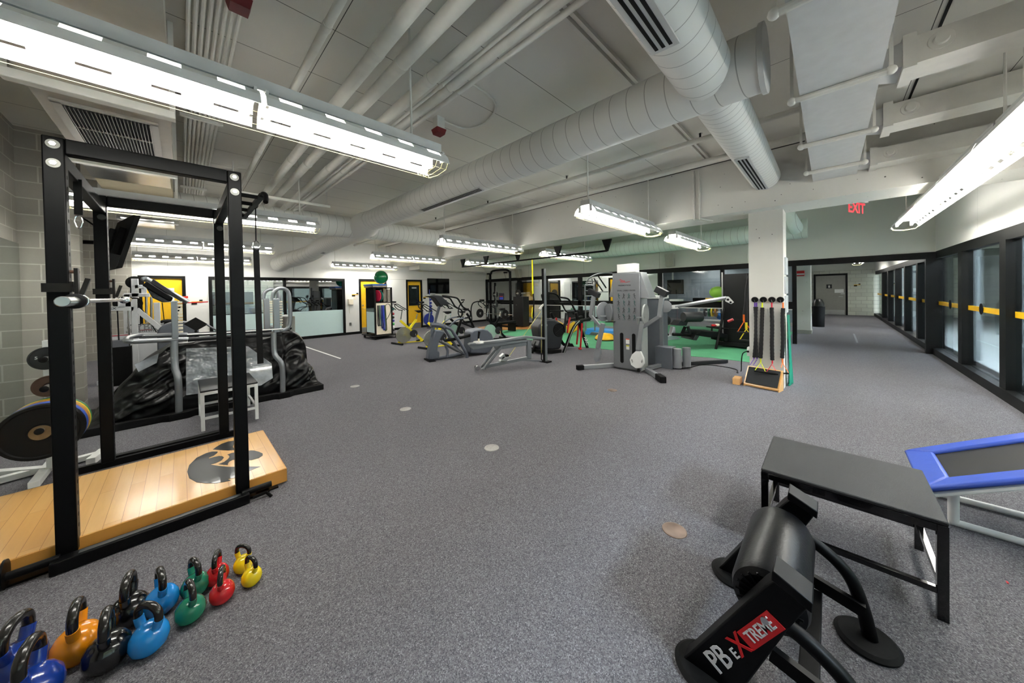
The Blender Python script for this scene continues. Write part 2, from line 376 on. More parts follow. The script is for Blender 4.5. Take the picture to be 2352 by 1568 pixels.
# partition X = 11.75: header wall, glazed bays, opening at the right
XP = 11.75
struct('wall_front', G().box(XP, XP+.12, -1.69, 13.65, 2.28, CZ), WALLG)
posts = [(13.42, 13.5), (10.93, 11.1), (9.25, 9.45), (7.43, 7.58), (4.19, 4.31), (2.33, 2.42), (.64, .73)]
g = G().box(XP-.03, XP+.1, -1.69, 13.5, 2.13, 2.28)
for a, b in posts: g.box(XP-.03, XP+.1, a, b, 0, 2.13)
g.box(XP-.03, XP+.1, -1.69, -1.55, 0, 2.13)
w2 = struct('window_2', g, FRAME)
obj('rail', G().box(XP-.03, XP+.06, .73, 13.42, .95, 1.15), FRAME, w2, sm=False); obj('rail_edge', G().box(XP-.034, XP+.0, .73, 13.42, .925, .95), WHT, w2, sm=False)
obj('bottom_rail', G().box(XP-.02, XP+.06, 7.58, 13.42, 0, .08), FRAME, w2, sm=False)
PG = glassm('partition_glass', (.93, .96, .96, 1), refl=.02)
ys = [13.42, 11.1, 10.93, 9.45, 9.25, 7.58, 7.43, 4.31, 4.19, 2.42, 2.33, .73]
for i in range(0, 12, 2):
    obj('pane', G().box(XP+.02, XP+.03, ys[i+1], ys[i], 1.15, 2.13), PG, w2, sm=False); obj('pane', G().box(XP+.02, XP+.03, ys[i+1], ys[i], .08 if i < 6 else .0, .95), PG, w2, sm=False)
# window wall Y = -1.69
YW = -1.69
g = G().box(-3.2, 26, YW-.2, YW, 2.29, CZ); struct('wall_right', g, WALLW)
ml = [1.83, 3.83, 5.83, 7.83, 9.83, 13.8, 15.8, 17.8, 19.8, 21.8]
g = G().box(-3.1, 25, YW-.1, YW+.0, 2.13, 2.29).box(-3.1, 25, YW-.12, YW+.05, 0, .14)
for m_ in ml: g.box(m_-.22, m_, YW-.09, YW+.03, .14, 2.13)
g.box(XP, 12.5, YW-.12, YW+.02, .14, 2.13)
w3 = struct('window_3', g, ANOD)
g = G()
for m_ in ml: g.box(m_-.02, m_+.2, YW-.2, YW-.13, .12, 2.2)
g.box(-3.1, 25, YW-.2, YW-.13, .05, .2)
obj('outer_frame', g, mat('aluminium_frame', 'B9C2C4', .45, .2), w3, sm=False)
xe = [-1.0]+ml[:5]+[12.5]+ml[5:]+[24.8]; WG = glassm('window_glass', (.9, .95, .95, 1), refl=.01)
for i in range(len(xe)-1):
    a, b = xe[i], (xe[i+1]-.22 if i != 5 else XP); 
    if i == 5: a = 9.83
    if xe[i] == 12.5: a, b = 12.5, 13.58
    obj('pane', G().box(a, b, YW-.055, YW-.045, .14, 2.13), WG, w3, sm=False)
    obj('yellow_stripe', G().box(a, b, YW-.045, YW-.04, 1.10, 1.18), YEL, w3, sm=False)
for x in (8.9, 10.75):
    obj('decal', G().cyl((x, YW-.035, 1.15), (x, YW-.03, 1.15), .09, 18), BLK2, w3)
struct('wall_far_left', G().box(-3.2, -1.0, YW-.1, YW, 0, 2.29), WALLW)
# hall beyond
struct('wall_far', G().box(25.1, 25.3, -1.8, 8, 0, CZ), BLOCK_W)
struct('wall_far_upper', G().box(25.08, 25.1, -1.8, 8, 2.45, CZ), WALLG)
d4 = struct('door_4', G().box(25.02, 25.08, -.62, .55, .02, 2.15), mat('grey_door', '8E8D86', .5))
obj('door_frame', G().box(24.98, 25.1, -.70, -.62, 0, 2.25).box(24.98, 25.1, .55, .63, 0, 2.25).box(24.98, 25.1, -.62, .55, 2.15, 2.25), FRAME, d4, sm=False)
obj('kick_plate', G().box(25.0, 25.02, -.58, .5, .02, .27), STEEL, d4, sm=False)
obj('door_handle', G().bar((25, -.5, 1.0), (24.94, -.5, 1.0), .03).bar((24.94, -.5, 1.0), (24.94, -.36, 1.0), .03).box(24.98, 25.02, -.58, -.44, 1.12, 1.22), STEEL, d4)
obj('restroom_sign', G().box(25.0, 25.02, -.1, .12, 1.45, 1.67), mat('sign_black', '15151c', .4), d4, sm=False)
obj('restroom_symbol', G().cyl((24.995, .01, 1.61), (25, .01, 1.61), .018, 10).box(24.995, 25, -.02, .04, 1.49, 1.59), WHT, d4)
obj('paper_notice', G().box(25.0, 25.02, -.55, -.2, 1.2, 1.4), WHT, d4, sm=False)
def room_sign(x, y, z, ax, label):
    t = thing('room_sign', label, 'sign', (x, y, z))
    if ax == 'x': f = lambda a, b, c, d: G().box(x-.012, x, y+a, y+b, z+c, z+d)
    else: f = lambda a, b, c, d: G().box(x+a, x+b, y-.012, y, z+c, z+d)
    s = -1 if ax == 'x' else 1
    obj('number_plate', f(-.12*s, .0, -.06, .0), BLK2, t, sm=False); obj('yellow_band', f(-.12*s, .12*s, 0, .03), YEL, t, sm=False); obj('corner_square', f(.05*s, .12*s, .035, .08), BLK2, t, sm=False)
    return t
room_sign(25.07, -1.05, 1.6, 'x', 'small black and yellow room sign on pale block wall at hall end')
room_sign(.33, YB, 1.42, 'y', 'black and yellow room sign right of first yellow door'); room_sign(4.85, YB, 1.56, 'y', 'black and yellow room sign above wall phone'); room_sign(8.0, YB, 1.38, 'y', 'small yellow room sign between windowed yellow door and television')
# room behind the partition
struct('wall_hall_blue', G().box(19, 19.2, 1.2, 9, 0, CZ), BLUEG); struct('wall_hall_blue_end', G().box(19, 25, 1.1, 1.2, 0, CZ), BLUEG)
wall_x('wall_corridor', 15.2, 15.35, 5.4, 15, CZ, [(7.2, 8.0, 0, 2.2), (8.6, 10.2, .1, 2.1), (11.0, 11.9, 0, 2.2), (13.0, 14.0, 0, 2.2)], WALLW)
struct('wall_hall_partition', G().box(15.35, 19, 8.9, 9.0, 0, CZ), WALLG); struct('wall_hall_end', G().box(11.9, 15.3, 15, 15.1, 0, CZ), WALLW)
def xdoor(n, a, b, m):
    d = struct('door_%d' % n, G().box(15.24, 15.29, a+.07, b-.07, .01, 2.13), m); obj('door_frame', G().box(15.17, 15.33, a, a+.07, 0, 2.2).box(15.17, 15.33, b-.07, b, 0, 2.2).box(15.17, 15.33, a+.07, b-.07, 2.13, 2.2), FRAME, d, sm=False)
xdoor(5, 7.2, 8.0, YEL); xdoor(6, 11.0, 11.9, mat('dark_door', '1e1c18', .5)); xdoor(7, 13.0, 14.0, YEL)
w4 = struct('window_4', G().box(15.17, 15.3, 8.6, 8.68, .1, 2.1).box(15.17, 15.3, 10.12, 10.2, .1, 2.1).box(15.17, 15.3, 8.68, 10.12, 2.02, 2.1).box(15.17, 15.3, 8.68, 10.12, .1, .18), FRAME)
obj('pane', G().box(15.24, 15.25, 8.68, 10.12, 1.05, 2.02), mat('dark_glass', '1d2325', .06), w4, sm=False); obj('frosted_pane', G().box(15.24, 15.25, 8.68, 10.12, .18, 1.05), FROST, w4, sm=False)
one('whiteboard', G().box(15.17, 15.195, 10.3, 10.9, 1.1, 1.95), WHT, 'whiteboard on the white wall behind the glass partition', 'whiteboard', (15.2, 10.6, 1.1))
# second column in hall, main column, beam
struct('column', G().box(14.5, 15.1, .44, .80, 0, CZ), CONC); struct('column.001', G().box(6.43, 6.9, .50, .93, 0, 2.75), CONC)
struct('baseboard_column', G().box(14.48, 15.12, .42, .82, 0, .12), mat('grey_base', '9b9c93', .6))
struct('beam', G().box(6.15, 6.85, -1.69, YB, 2.75, CZ-.0), CONC)
struct('beam_gap', G().box(6.142, 6.15, -1.69, YB, 3.585, 3.595), mat('crack', '3c3a36', .9))
struct('beam_cross', G().box(10.9, 11.75, 11.2, YB, 2.65, CZ), WALLW)
struct('soffit_back', G().box(7.2, 11.75, 12.6, YB, 2.62, CZ), WALLW)
# turf and gym wood floor inlay
TURF = mat('green_turf', '478F66', .9, var=.12, nscale=3, bump=.3, bscale=300)
tz = .006
P = [(8.27, 9.3), (8.19, 7.97), (7.75, 6.42), (7.70, 5.0), (7.86, 3.78), (8.1, 2.72), (8.3, 1.9), (8.26, .9), (14.85, .9), (14.85, 8.6), (10.6, 8.6), (8.9, 9.75)]
one('turf_strip', G().pts([(x, y, 0) for x, y in P], (0, 0, tz)), TURF, 'green artificial turf area running up to the glass partition', 'turf', (10, 4, 0), sm=False)
one('wooden_lifting_floor', G().pts([(8.27, 9.32, 0), (8.9, 9.77, 0), (10.6, 8.62, 0), (11.6, 8.62, 0), (11.6, 11.3, 0), (9.3, 11.3, 0)], (0, 0, .02)), wood('oak_floor', 1, c1='C98A48', c2='D79A5A'), 'oak lifting floor under the squat rack by the partition', 'platform', (10, 9, 0), sm=False)
# pool hall behind the window wall
struct('floor_pool', G().box(-5, 27, -7.5, YW-.2, -.1, -.01), jointed('pool_deck', 'AEB6B4', '8a9290', [(0, .3, 0, .004), (1, .3, 0, .004)], .4))
struct('wall_pool_far', G().box(-5, 27, -9.3, -9.1, -.1, 3.4), BLOCK_P); struct('wall_pool_end', G().box(26.8, 27, -9.1, YW-.2, 0, 3.4), BLOCK_W); struct('ceiling_pool', G().box(-5, 27, -9.3, YW-.2, 3.3, 3.4), mat('pool_ceiling', 'b6b48c', .8))
struct('wall_pool_near', G().box(-5.2, -5, -9.1, YW-.2, 0, 3.4), BLOCK_W)
struct('floor_pool_edge', G().box(-5, 13.5, -9.1, -7.5, -.1, -.01).box(23.5, 27, -9.1, -7.5, -.1, -.01), mat('pool_tile', 'aeb6b4', .4))
one('pool_water', G().box(13.5, 23.5, -9.1, -7.5, -.12, -.06), mat('water', '3f8f95', .05, coat=1), 'teal pool water beyond the windows', 'pool', (18, -8, -.1))
struct('trim_2', G().box(-5, 27, -7.52, -7.42, -.01, .002), mat('yellow_line', 'D8C92a', .6))
one('pool_handrail', G().tube(curve([(17, -7.3, 0), (17, -7.3, .8), (17, -7.6, .95), (17, -8.1, .6), (17, -8.3, -.05)]), .025).tube(curve([(17.6, -7.3, 0), (17.6, -7.3, .8), (17.6, -7.6, .95), (17.6, -8.1, .6), (17.6, -8.3, -.05)]), .025), CHROME, 'chrome pool handrail at the water edge beyond the windows', 'handrail', (17.3, -7.3, 0))
for i, x in enumerate((1.5, 6.5, 11.5, 16.5)):
    for j, y in enumerate((-3.4,)):
        t = thing('pool_light', 'long ceiling light panel over the pool deck beyond the windows', 'ceiling light', (x, y, 3.3), 0, 'ceiling light panels over the pool deck')
        obj('diffuser', G().box(x-1.2, x+1.2, y-.3, y+.3, 3.23, 3.25), emis('pool_light', 'E6EFFF', 85), t, sm=False); obj('housing', G().box(x-1.25, x+1.25, y-.35, y+.35, 3.25, 3.299), WHT, t, sm=False)
# ------------------------------------------------------------ fluorescent fixtures
REF = mat('reflector_white', 'F4F4F2', .4); HOUS = mat('fixture_grey', 'C2C3C2', .45)
TUBEM = emis('fluorescent_tube', 'FFFDF6', TUBE); WIRE = mat('yellow_guard_wire', 'E5DCA0', .5)
def fixture(L, nsec):
    """local: runs along +X from 0 to L, bottom at z=0, centre y=0"""
    t = thing('strip_light', 'x', 'ceiling light', (0, 0, 0))
    obj('housing', G().box(.02, L-.02, -.07, .07, .125, .19).box(0, L, -.085, .085, .115, .128), HOUS, t, sm=False)
    s_ = L/nsec
    for k in range(nsec):
        a, b = k*s_+.012, (k+1)*s_-.012; g = G()
        prof = [(.06, .118), (.115, .09), (.15, .055), (.172, .0)]
        for sd in (-1, 1):
            for q in range(3):
                (y0, z0), (y1, z1) = prof[q], prof[q+1]
                if q != 1: g.quad([(a, sd*y0, z0), (b, sd*y0, z0), (b, sd*y1, z1), (a, sd*y1, z1)])
                else:
                    n = 5; w_ = (b-a)/n
                    for i in range(n):
                        u0, u1, u2, u3 = a+i*w_, a+(i+.27)*w_, a+(i+.73)*w_, a+(i+1)*w_
                        g.quad([(u0, sd*y0, z0), (u1, sd*y0, z0), (u1, sd*y1, z1), (u0, sd*y1, z1)]).quad([(u2, sd*y0, z0), (u3, sd*y0, z0), (u3, sd*y1, z1), (u2, sd*y1, z1)])
        g.quad([(a, -.06, .118), (b, -.06, .118), (b, .06, .118), (a, .06, .118)])
        obj('reflector', g, REF, t, sm=False, solid=.003)
        for y in (-.085, .085): obj('fluorescent_tube', G().cyl((a+.02, y, .06), (b-.02, y, .06), .019, 8), TUBEM, t)
        g = G()
        for y in (-.085, .085):
            for x in (a+.008, b-.022): g.box(x, x+.014, y-.018, y+.018, .03, .118)
        obj('lamp_holder', g, WHT, t, sm=False)
    g = G()
    for e, s1 in ((0, 1), (L, -1)):
        for i in range(3):
            x = e+s1*(.02+i*.05)-(.06 if e else -.0)*0
            g.tube([(x, -.165, .02), (x, -.13, -.035), (x, 0, -.05), (x, .13, -.035), (x, .165, .02)], .002, 4)
    for y in (-.13, 0, .13): g.tube([(0, y, -.035 if y else -.05), (L, y, -.035 if y else -.05)], .0009, 4)
    obj('guard_wire', g, WIRE, t)
    g = G()
    for x in (.10, L-.25): g.cyl((x, 0, .19), (x, 0, CZ-2.6), .009, 6)
    obj('hanger_rod', g, OFFW, t)
    return t
f0 = fixture(2.44, 2); first = True
rows = [2.37, 5.85, 9.37, 12.87]; cols = [(-.88, 'left'), (3.85, 'middle'), (7.28, 'right')]
LB = {(0, 0): 'long hanging fluorescent light closest to the camera above the power rack', (0, 1): 'hanging fluorescent light behind the power rack top', (0, 2): 'hanging fluorescent light over the covered treadmill', (0, 3): 'hanging fluorescent light close to the office window wall',
      (1, 0): 'hanging fluorescent light above the steel cable machine', (1, 1): 'hanging fluorescent light above the rowing trainer', (1, 2): 'hanging fluorescent light above the spin bikes', (1, 3): 'hanging fluorescent light behind the green exercise ball',
      (2, 0): 'short looking fluorescent light beside the concrete column', (2, 1): 'hanging fluorescent light behind the black pull-up rail', (2, 2): 'hanging fluorescent light above the squat rack', (2, 3): 'hanging fluorescent light above the wall television'}
for ci, (x, _) in enumerate(cols):
    for ri, y in enumerate(rows):
        o = f0 if first else cp(f0, (x, y, 2.6)); first = False
        o.location = (x, y, 2.6); WM[o.name] = Matrix.Translation((x, y, 2.6)); o['label'] = LB[(ci, ri)]; o['group'] = 'hanging fluorescent strip lights'
for x, l in ((6.85, 'continuous fluorescent light over the window wall, end nearest the exit sign'), (4.40, 'continuous fluorescent light over the window wall, part leaving the frame'), (1.95, 'fluorescent light over the window wall beside the camera')):
    o = cp(f0, (x, -.98, 2.6), label=l)
o = cp(f0, (20.3, -.95, 2.6), label='fluorescent light hanging far down the hall'); o = cp(f0, (15.2, -.95, 2.62), label='fluorescent light in the hall just past the opening')
for x, y, l in ((16.2, 4.0, 'fluorescent light hanging in the room behind the glass partition, right bay'), (12.6, 11.3, 'fluorescent light in the corridor behind the glass partition, far left bay'), (12.4, 7.6, 'fluorescent light in the corridor behind the glass partition, middle bay'), (.8, 14.8, 'fluorescent light in the office behind the window')):
    cp(f0, (x, y, 2.62 if x != .8 else 2.5), label=l)
# ------------------------------------------------------------ ducts and pipes
DX, DY = duct('spiral_duct_x', 0), duct('spiral_duct_y', 1)
FLAT = mat('painted_duct', 'CACAC8', .55)
def grille(g_, m_=BLK2): pass
t = thing('round_duct', 'long round spiral duct crossing the ceiling from end cap to back wall', 'duct', (2.98, .35, 3.2))
obj('duct_body', G().cyl((2.98, .35, 3.2), (2.98, 7.3, 3.19), .215, 40), DY, t)
obj('far_section', G().tube([(2.98, 8.4, 3.1), (2.98, 11.2, 3.02)]+[Vector((2.98, 11.2, 3.02))+Vector((-.12*k*k*.25, .30*k, -.07*k)) for k in range(1, 5)]+[(2.42, 12.75, 2.72), (2.38, 13.1, 2.66), (2.38, 13.48, 2.65)], .25, 36), DY, t)
obj('tee_section', G().tube([(2.98, 7.2, 3.19), (2.98, 7.5, 3.15), (2.98, 8.5, 3.1)], [.225, .285, .255], 36), duct('plain_duct', 1, 50), t)
obj('end_cap', G().lathe([(0, -.003), (.232, 0), (.232, .03), (.215, .035)], (2.98, .315, 3.2), (0, 1, 0), 40), FLAT, t)
def slots(a, b, name='grille', n=3, wid=.17, bend=0):
    """linear diffuser: frame and black slots between points a, b (centre line), below the duct"""
    a, b = Vector(a), Vector(b); d = (b-a).normalized(); s = d.cross(Vector((0, 0, 1))).normalized()
    return a, b, d, s
def diffuser(parent, a, b, nrm, wid=.15):
    a, b, nrm = Vector(a), Vector(b), Vector(nrm).normalized(); d = (b-a).normalized(); s = d.cross(nrm).normalized()
    obj('diffuser_frame', G().bar(a, b, wid, .012, up=nrm), FLAT, parent, sm=False)
    g = G()
    for k in (-1, 0, 1): g.bar(a+s*(k*wid*.25)+nrm*.006+d*.03, b+s*(k*wid*.25)+nrm*.006-d*.03, wid*.12, .006, up=nrm)
    obj('diffuser_slots', g, BLK2, parent, sm=False)
def rad(cx, cz, r, ang): return cx+r*math.sin(ang), cz-r*math.cos(ang)
xx, zz = rad(2.98, 3.2, .222, -.25); diffuser(t, (xx, 3.4, zz), (xx, 5.0, zz), (math.sin(-.25), 0, -math.cos(.25)), .09)
xx, zz = rad(2.98, 3.05, .255, -.2); diffuser(t, (xx, 10.4, zz), (xx, 11.6, zz), (-.2, 0, -1), .09)
t = thing('cross_duct', 'round spiral duct running overhead to the beam, with slotted grilles', 'duct', (1, .683, 3.2))
obj('duct_body', G().cyl((-1.2, .683, 3.2), (2.86, .683, 3.2), .19, 40), DX, t); obj('far_section', G().cyl((3.1, .683, 3.2), (6.14, .683, 3.2), .185, 40), duct('spiral_duct_tight', 0, .105), t)
nn = Vector((0, .05, -1)); diffuser(t, (.6, .70, 3.004), (2.08, .70, 3.004), nn, .16); diffuser(t, (4.45, .70, 3.01), (6.05, .70, 3.01), nn, .14)
t = thing('branch_duct', 'round branch duct joining the long duct behind the power rack', 'duct', (.8, 7.9, 3.1)); obj('duct_body', G().cyl((-3.3, 7.95, 3.12), (2.85, 7.95, 3.12), .24, 36), DX, t)
t = thing('branch_duct', 'round branch duct running from the long duct toward the beam', 'duct', (4, 7.9, 3.1)); obj('duct_body', G().cyl((3.1, 7.95, 3.12), (6.15, 7.95, 3.12), .22, 36), duct('spiral_duct_mid', 0, .13), t)
t = thing('wall_duct', 'pale green round duct behind the concrete beam above the glass partition', 'duct', (10.8, 5, 3)); PGD = duct('green_white_duct', 1, .16, 'C9D6CC')
obj('duct_body', G().cyl((10.8, .38, 3.0), (10.8, 12.5, 3.0), .24, 32), PGD, t); obj('elbow', G().tube(curve([(10.0, .75, 3.35), (10.2, .65, 3.1), (10.6, .6, 3.0)]), .16, 20), PGD, t)
# rectangular duct, left
t = thing('rectangular_duct', 'wide flat duct with black return grille above the power rack', 'duct', (-.35, 4, 3))
obj('duct_body', G().box(-.68, -.03, -1.5, 5.2, 2.97, 3.3), mat('duct_beige', 'BDB6AA', .6), t, sm=False)
g = G()
for y in (3.58, 5.3, 6.9, 8.6): g.box(-.74, .0, y-.04, y+.04, 2.91, 2.97)
obj('support_bar', g, OFFW, t, sm=False, bev=.008)
g = G()
for x0 in (-.74, -.03): 
    for y in (3.58, 5.3, 6.9, 8.6): g.box(x0, x0+.03, y-.02, y+.02, 2.93, CZ)
obj('hanger_strap', g, OFFW, t, sm=False)
obj('grille_frame', G().box(-.62, -.10, 3.88, 3.92, 2.955, 2.975).box(-.62, -.10, 4.92, 4.96, 2.955, 2.975).box(-.62, -.57, 3.9, 4.95, 2.955, 2.975).box(-.15, -.10, 3.9, 4.95, 2.955, 2.975).box(-.57, -.15, 4.35, 4.37, 2.955, 2.975), mat('grille_frame', 'A59F95', .5), t, sm=False)
obj('grille_back', G().box(-.57, -.15, 3.92, 4.92, 2.963, 2.968), BLK2, t, sm=False)
g = G()
for i in range(22): x = -.56+i*.0195; g.box(x, x+.003, 3.92, 4.92, 2.945, 2.963)
obj('grille_vanes', g, mat('vane_metal', '6b6761', .4, .6), t, sm=False)
FOIL = mat('shiny_duct_foil', 'CBCBCB', .28, .9)
for k, (y0, y1, z0) in enumerate(((5.35, 6.0, 2.95), (6.6, 7.3, 2.93), (8.4, 9.2, 2.92))):
    obj('foil_panel', G().box(-.68, -.06, y0, y1, z0, z0+.01), FOIL, t, sm=False)
obj('far_body', G().box(-.68, -.05, 5.2, 9.8, 2.98, 3.25), mat('duct_tan', 'B8AD92', .6), t, sm=False)
# rectangular duct, right
t = thing('rectangular_duct', 'flat white rectangular duct with support rods right of the round ducts', 'duct', (4, -.04, 3))
obj('duct_body', G().box(.6, 6.14, -.26, .155, 3.0, 3.22), FLAT, t, sm=False)
g = G(); 
for x in (2.2, 3.33, 4.47, 5.55): g.cyl((x, .2, 2.98), (x, -.30, 2.98), .022, 10).sph((x, .2, 2.98), .03, n=12).sph((x, -.30, 2.98), .03, n=12)
obj('support_rod', g, OFFW, t)
g = G()
for x in (2.2, 3.33, 4.47, 5.55): g.box(x-.01, x+.01, .19, .21, 2.98, CZ).box(x-.01, x+.01, -.31, -.29, 2.98, CZ)
obj('hanger_strap', g, OFFW, t, sm=False)
for i, x in enumerate((3.5, 4.62, 5.95)):
    t = thing('duct_branch', ('nearest', 'middle', 'farthest')[i]+' flat branch duct leaving the white rectangular duct toward the windows', 'duct', (x, -.8, 3.1), 0, 'flat branch ducts toward the windows')
    obj('branch_body', G().box(x-.06, x+.2, -1.66, -.38, 3.02, 3.2), OFFW, t, sm=False); obj('collar', G().box(x-.08, x+.22, -.42, -.36, 3.0, 3.22), OFFW, t, sm=False)
    obj('neck', G().hexa([(x-.02, -.26, 3.03), (x-.06, -.36, 3.03), (x+.2, -.36, 3.03), (x+.12, -.26, 3.03), (x-.02, -.26, 3.19), (x-.06, -.36, 3.19), (x+.2, -.36, 3.19), (x+.12, -.26, 3.19)]), FLAT, t, sm=False)
    obj('round_port', G().lathe([(0, -.02), (.03, -.02), (.035, 0), (.055, 0), (.06, .008)], (x-.065, -.52, 3.12), (1, 0, 0), 20), OFFW, t)
# pipes along Y
def pipe_y(x, z, r, y0, y1, label, group=None, hang=True):
    t = thing('ceiling_pipe', label, 'pipe', (x, y0, z), 0, group); obj('pipe', G().cyl((x, y0, z), (x, y1, z), r, 18), OFFW, t)
    g = G()
    y = y0+1.3
    while y < y1: g.lathe([(r+.004, 0), (r+.004, .06)], (x, y, z), (0, 1, 0), 18); y += 2.6
    obj('coupling', g, OFFW, t)
    return t
pipe_y(.70, 3.3, .026, -1.6, 9, 'thin ceiling pipe left of the pipe bundle'); 
BIG = 'large insulated pipes over the room'
pipe_y(1.027, 3.3, .049, -1.6, 8.6, 'leftmost of the thick insulated ceiling pipes', BIG); pipe_y(1.21, 3.3, .050, -1.6, 8.6, 'second thick insulated ceiling pipe from the left', BIG)
pipe_y(1.463, 3.3, .047, -1.6, 8.6, 'third thick insulated ceiling pipe from the left', BIG); pipe_y(1.57, 3.3, .014, -1.6, 8.6, 'thin pipe squeezed between the thick ceiling pipes')
pipe_y(1.635, 3.3, .035, -1.6, 8.6, 'medium pipe right of the thick ceiling pipes'); pipe_y(1.73, 3.3, .021, -1.6, 8.6, 'slim pipe at the right edge of the pipe bundle')
pipe_y(4.8, 3.5, .035, -.5, 13.3, 'sprinkler pipe running parallel to the beam'); pipe_y(5.75, 3.52, .05, -1.6, 13.3, 'thicker sprinkler main next to the concrete beam')
for k, y in enumerate((6.55, 9.0)):
    t = thing('pipe_trapeze', ('near', 'far')[k]+' slotted strut carrying the ceiling pipe bundle', 'bracket', (1.3, y, 3.2)); obj('strut', G().box(.55, 1.95, y-.02, y+.02, 3.16, 3.2), OFFW, t, sm=False)
    obj('threaded_rod', G().cyl((.6, y, 3.2), (.6, y, CZ), .006, 6).cyl((1.9, y, 3.2), (1.9, y, CZ), .006, 6), OFFW, t)
g0 = None
for i in range(8):
    x = .075+i*.036; o = one('conduit', G().cyl((x, -1.6, 3.52), (x, 9.6, 3.52), .0135, 8), OFFW, 'thin electrical conduit in the bundle above the power rack', 'conduit', (x, 0, 3.52), 'conduits in a flat bundle above the power rack')
for k, y in enumerate((1.6, 4.86, 8.0)):
    one('conduit_strut', G().box(.03, .37, y-.02, y+.02, 3.47, 3.505), OFFW, ('strut across the conduits at the top of the picture', 'slotted strut across the conduits just past the first light', 'slotted strut across the conduits farthest from the camera')[k], 'bracket', (.2, y, 3.49), sm=False)
# ceiling rails running along X
for y, l in ((1.39, 'double channel rail on the ceiling beside the cross duct'), (-.65, 'thin dark cable channel on the ceiling near the branch ducts')):
    one('ceiling_channel', (G().box(-1, 6.4, y-.045, y-.015, 3.61, CZ).box(-1, 6.4, y+.015, y+.045, 3.61, CZ) if y > 0 else G().box(-1, 6.4, y-.008, y+.008, 3.635, CZ)), OFFW if y > 0 else FRAME, l, 'rail', (3, y, 3.63), sm=False)
for k, (x, y) in enumerate(((2.2, 3.33), (.31, 2.78))):
    t = thing('fire_alarm_strobe', ('dark red ceiling strobe right of the first light', 'dark red ceiling strobe at the top edge above the conduits')[k], 'alarm', (x, y, 3.5))
    obj('base', G().box(x-.05, x+.05, y-.05, y+.05, 3.51, CZ), OFFW, t, sm=False); obj('strobe', G().hexa([(x-.05, y-.05, 3.45), (x+.05, y-.05, 3.45), (x+.05, y+.05, 3.45), (x-.05, y+.05, 3.45), (x-.065, y-.065, 3.51), (x+.065, y-.065, 3.51), (x+.065, y+.065, 3.51), (x-.065, y+.065, 3.51)]), DRED, t, sm=False)
    if k == 0: obj('conduit', G().tube(curve([(x+.02, y-.03, 3.62), (x+.35, y-.05, 3.63), (x+.45, y-.35, 3.63), (x+.2, y-.75, 3.63), (x-.6, y-.8, 3.63)]), .012, 8), OFFW, t)
# conduits on the beam by the column
t = thing('beam_conduits', 'pair of conduits dropping down the beam face left of the column', 'conduit', (6.13, 1.6, 3))
for dy in (0, .09): obj('conduit', G().tube([(6.13, 1.55+dy, 3.55), (6.13, 1.55+dy, 2.75), (6.13, 1.55+dy, 2.73), (6.5, 1.45+dy, 2.73)], .014, 8), OFFW, t)
# exit sign
t = thing('exit_sign', 'hanging edge-lit exit sign with red letters below the beam', 'exit sign', (7.3, -.4, 2.7))
a, b = X_(1952, 474, 7.3), X_(1985, 470, 7.3)
text('letters', 'EXIT', .22, emis('exit_red', 'FF1020', .7), t, (7.3, -.305, 2.745), (.9, -.43, 0), (0, 0, 1))
obj('mount', G().bar((7.03, -.17, 2.88), (7.58, -.43, 2.88), .03, .04), OFFW, t, sm=False); obj('stem', G().cyl((7.3, -.3, 2.9), (7.3, -.3, CZ), .01, 8), OFFW, t)
for k, (y, z) in enumerate(((10.9, 2.46), (3.85, 2.53))):
    t = thing('wall_speaker', ('beige box speaker on the wall above the squat rack', 'beige box speaker on the wall behind the hanging light near the column')[k], 'speaker', (11.6, y, z))
    obj('cabinet', G().hexa([(11.55, y-.13, z-.2), (11.7, y-.13, z-.2), (11.7, y+.13, z-.2), (11.55, y+.13, z-.2), (11.45, y-.13, z+.22), (11.7, y-.13, z+.22), (11.7, y+.13, z+.22), (11.45, y+.13, z+.22)]), mat('speaker_beige', 'A9A89C', .6), t, sm=False, bev=.01)
    obj('bracket', G().box(11.68, 11.75, y-.03, y+.03, z-.05, z+.05), BLK2, t, sm=False)
# television on the back wall
t = thing('television', 'wide black flat television mounted on the white back wall', 'television', (8.69, 13.44, 1.9)); obj('case', G().box(8.09, 9.29, 13.42, 13.47, 1.55, 2.28), BLK2, t, sm=False, bev=.008); obj('screen', G().box(8.12, 9.26, 13.415, 13.42, 1.58, 2.25), SCREEN, t, sm=False); obj('wall_mount', G().box(8.5, 8.9, 13.47, 13.5, 1.75, 2.05), BLK2, t, sm=False)

g = None
for k in range(6):
    y = 1.2+2.1*k; t = thing('sprinkler_head', 'sprinkler head on the thin pipe beside the beam, number %s away from the camera' % ('nearest', 'second', 'third', 'fourth', 'fifth', 'farthest')[k], 'sprinkler', (4.8, y, 3.53), 0, 'sprinkler heads on the thin pipe')
    t['label'] = ('nearest', 'second nearest', 'third nearest', 'fourth nearest', 'second farthest', 'farthest')[k]+' sprinkler head on the thin pipe parallel to the beam'
    obj('stem', G().cyl((4.8, y, 3.53), (4.8, y, 3.58), .012, 8), BLK2, t); obj('deflector', G().lathe([(0, 0), (.03, 0), (.03, .004), (0, .004)], (4.8, y, 3.58)), CHROME, t)
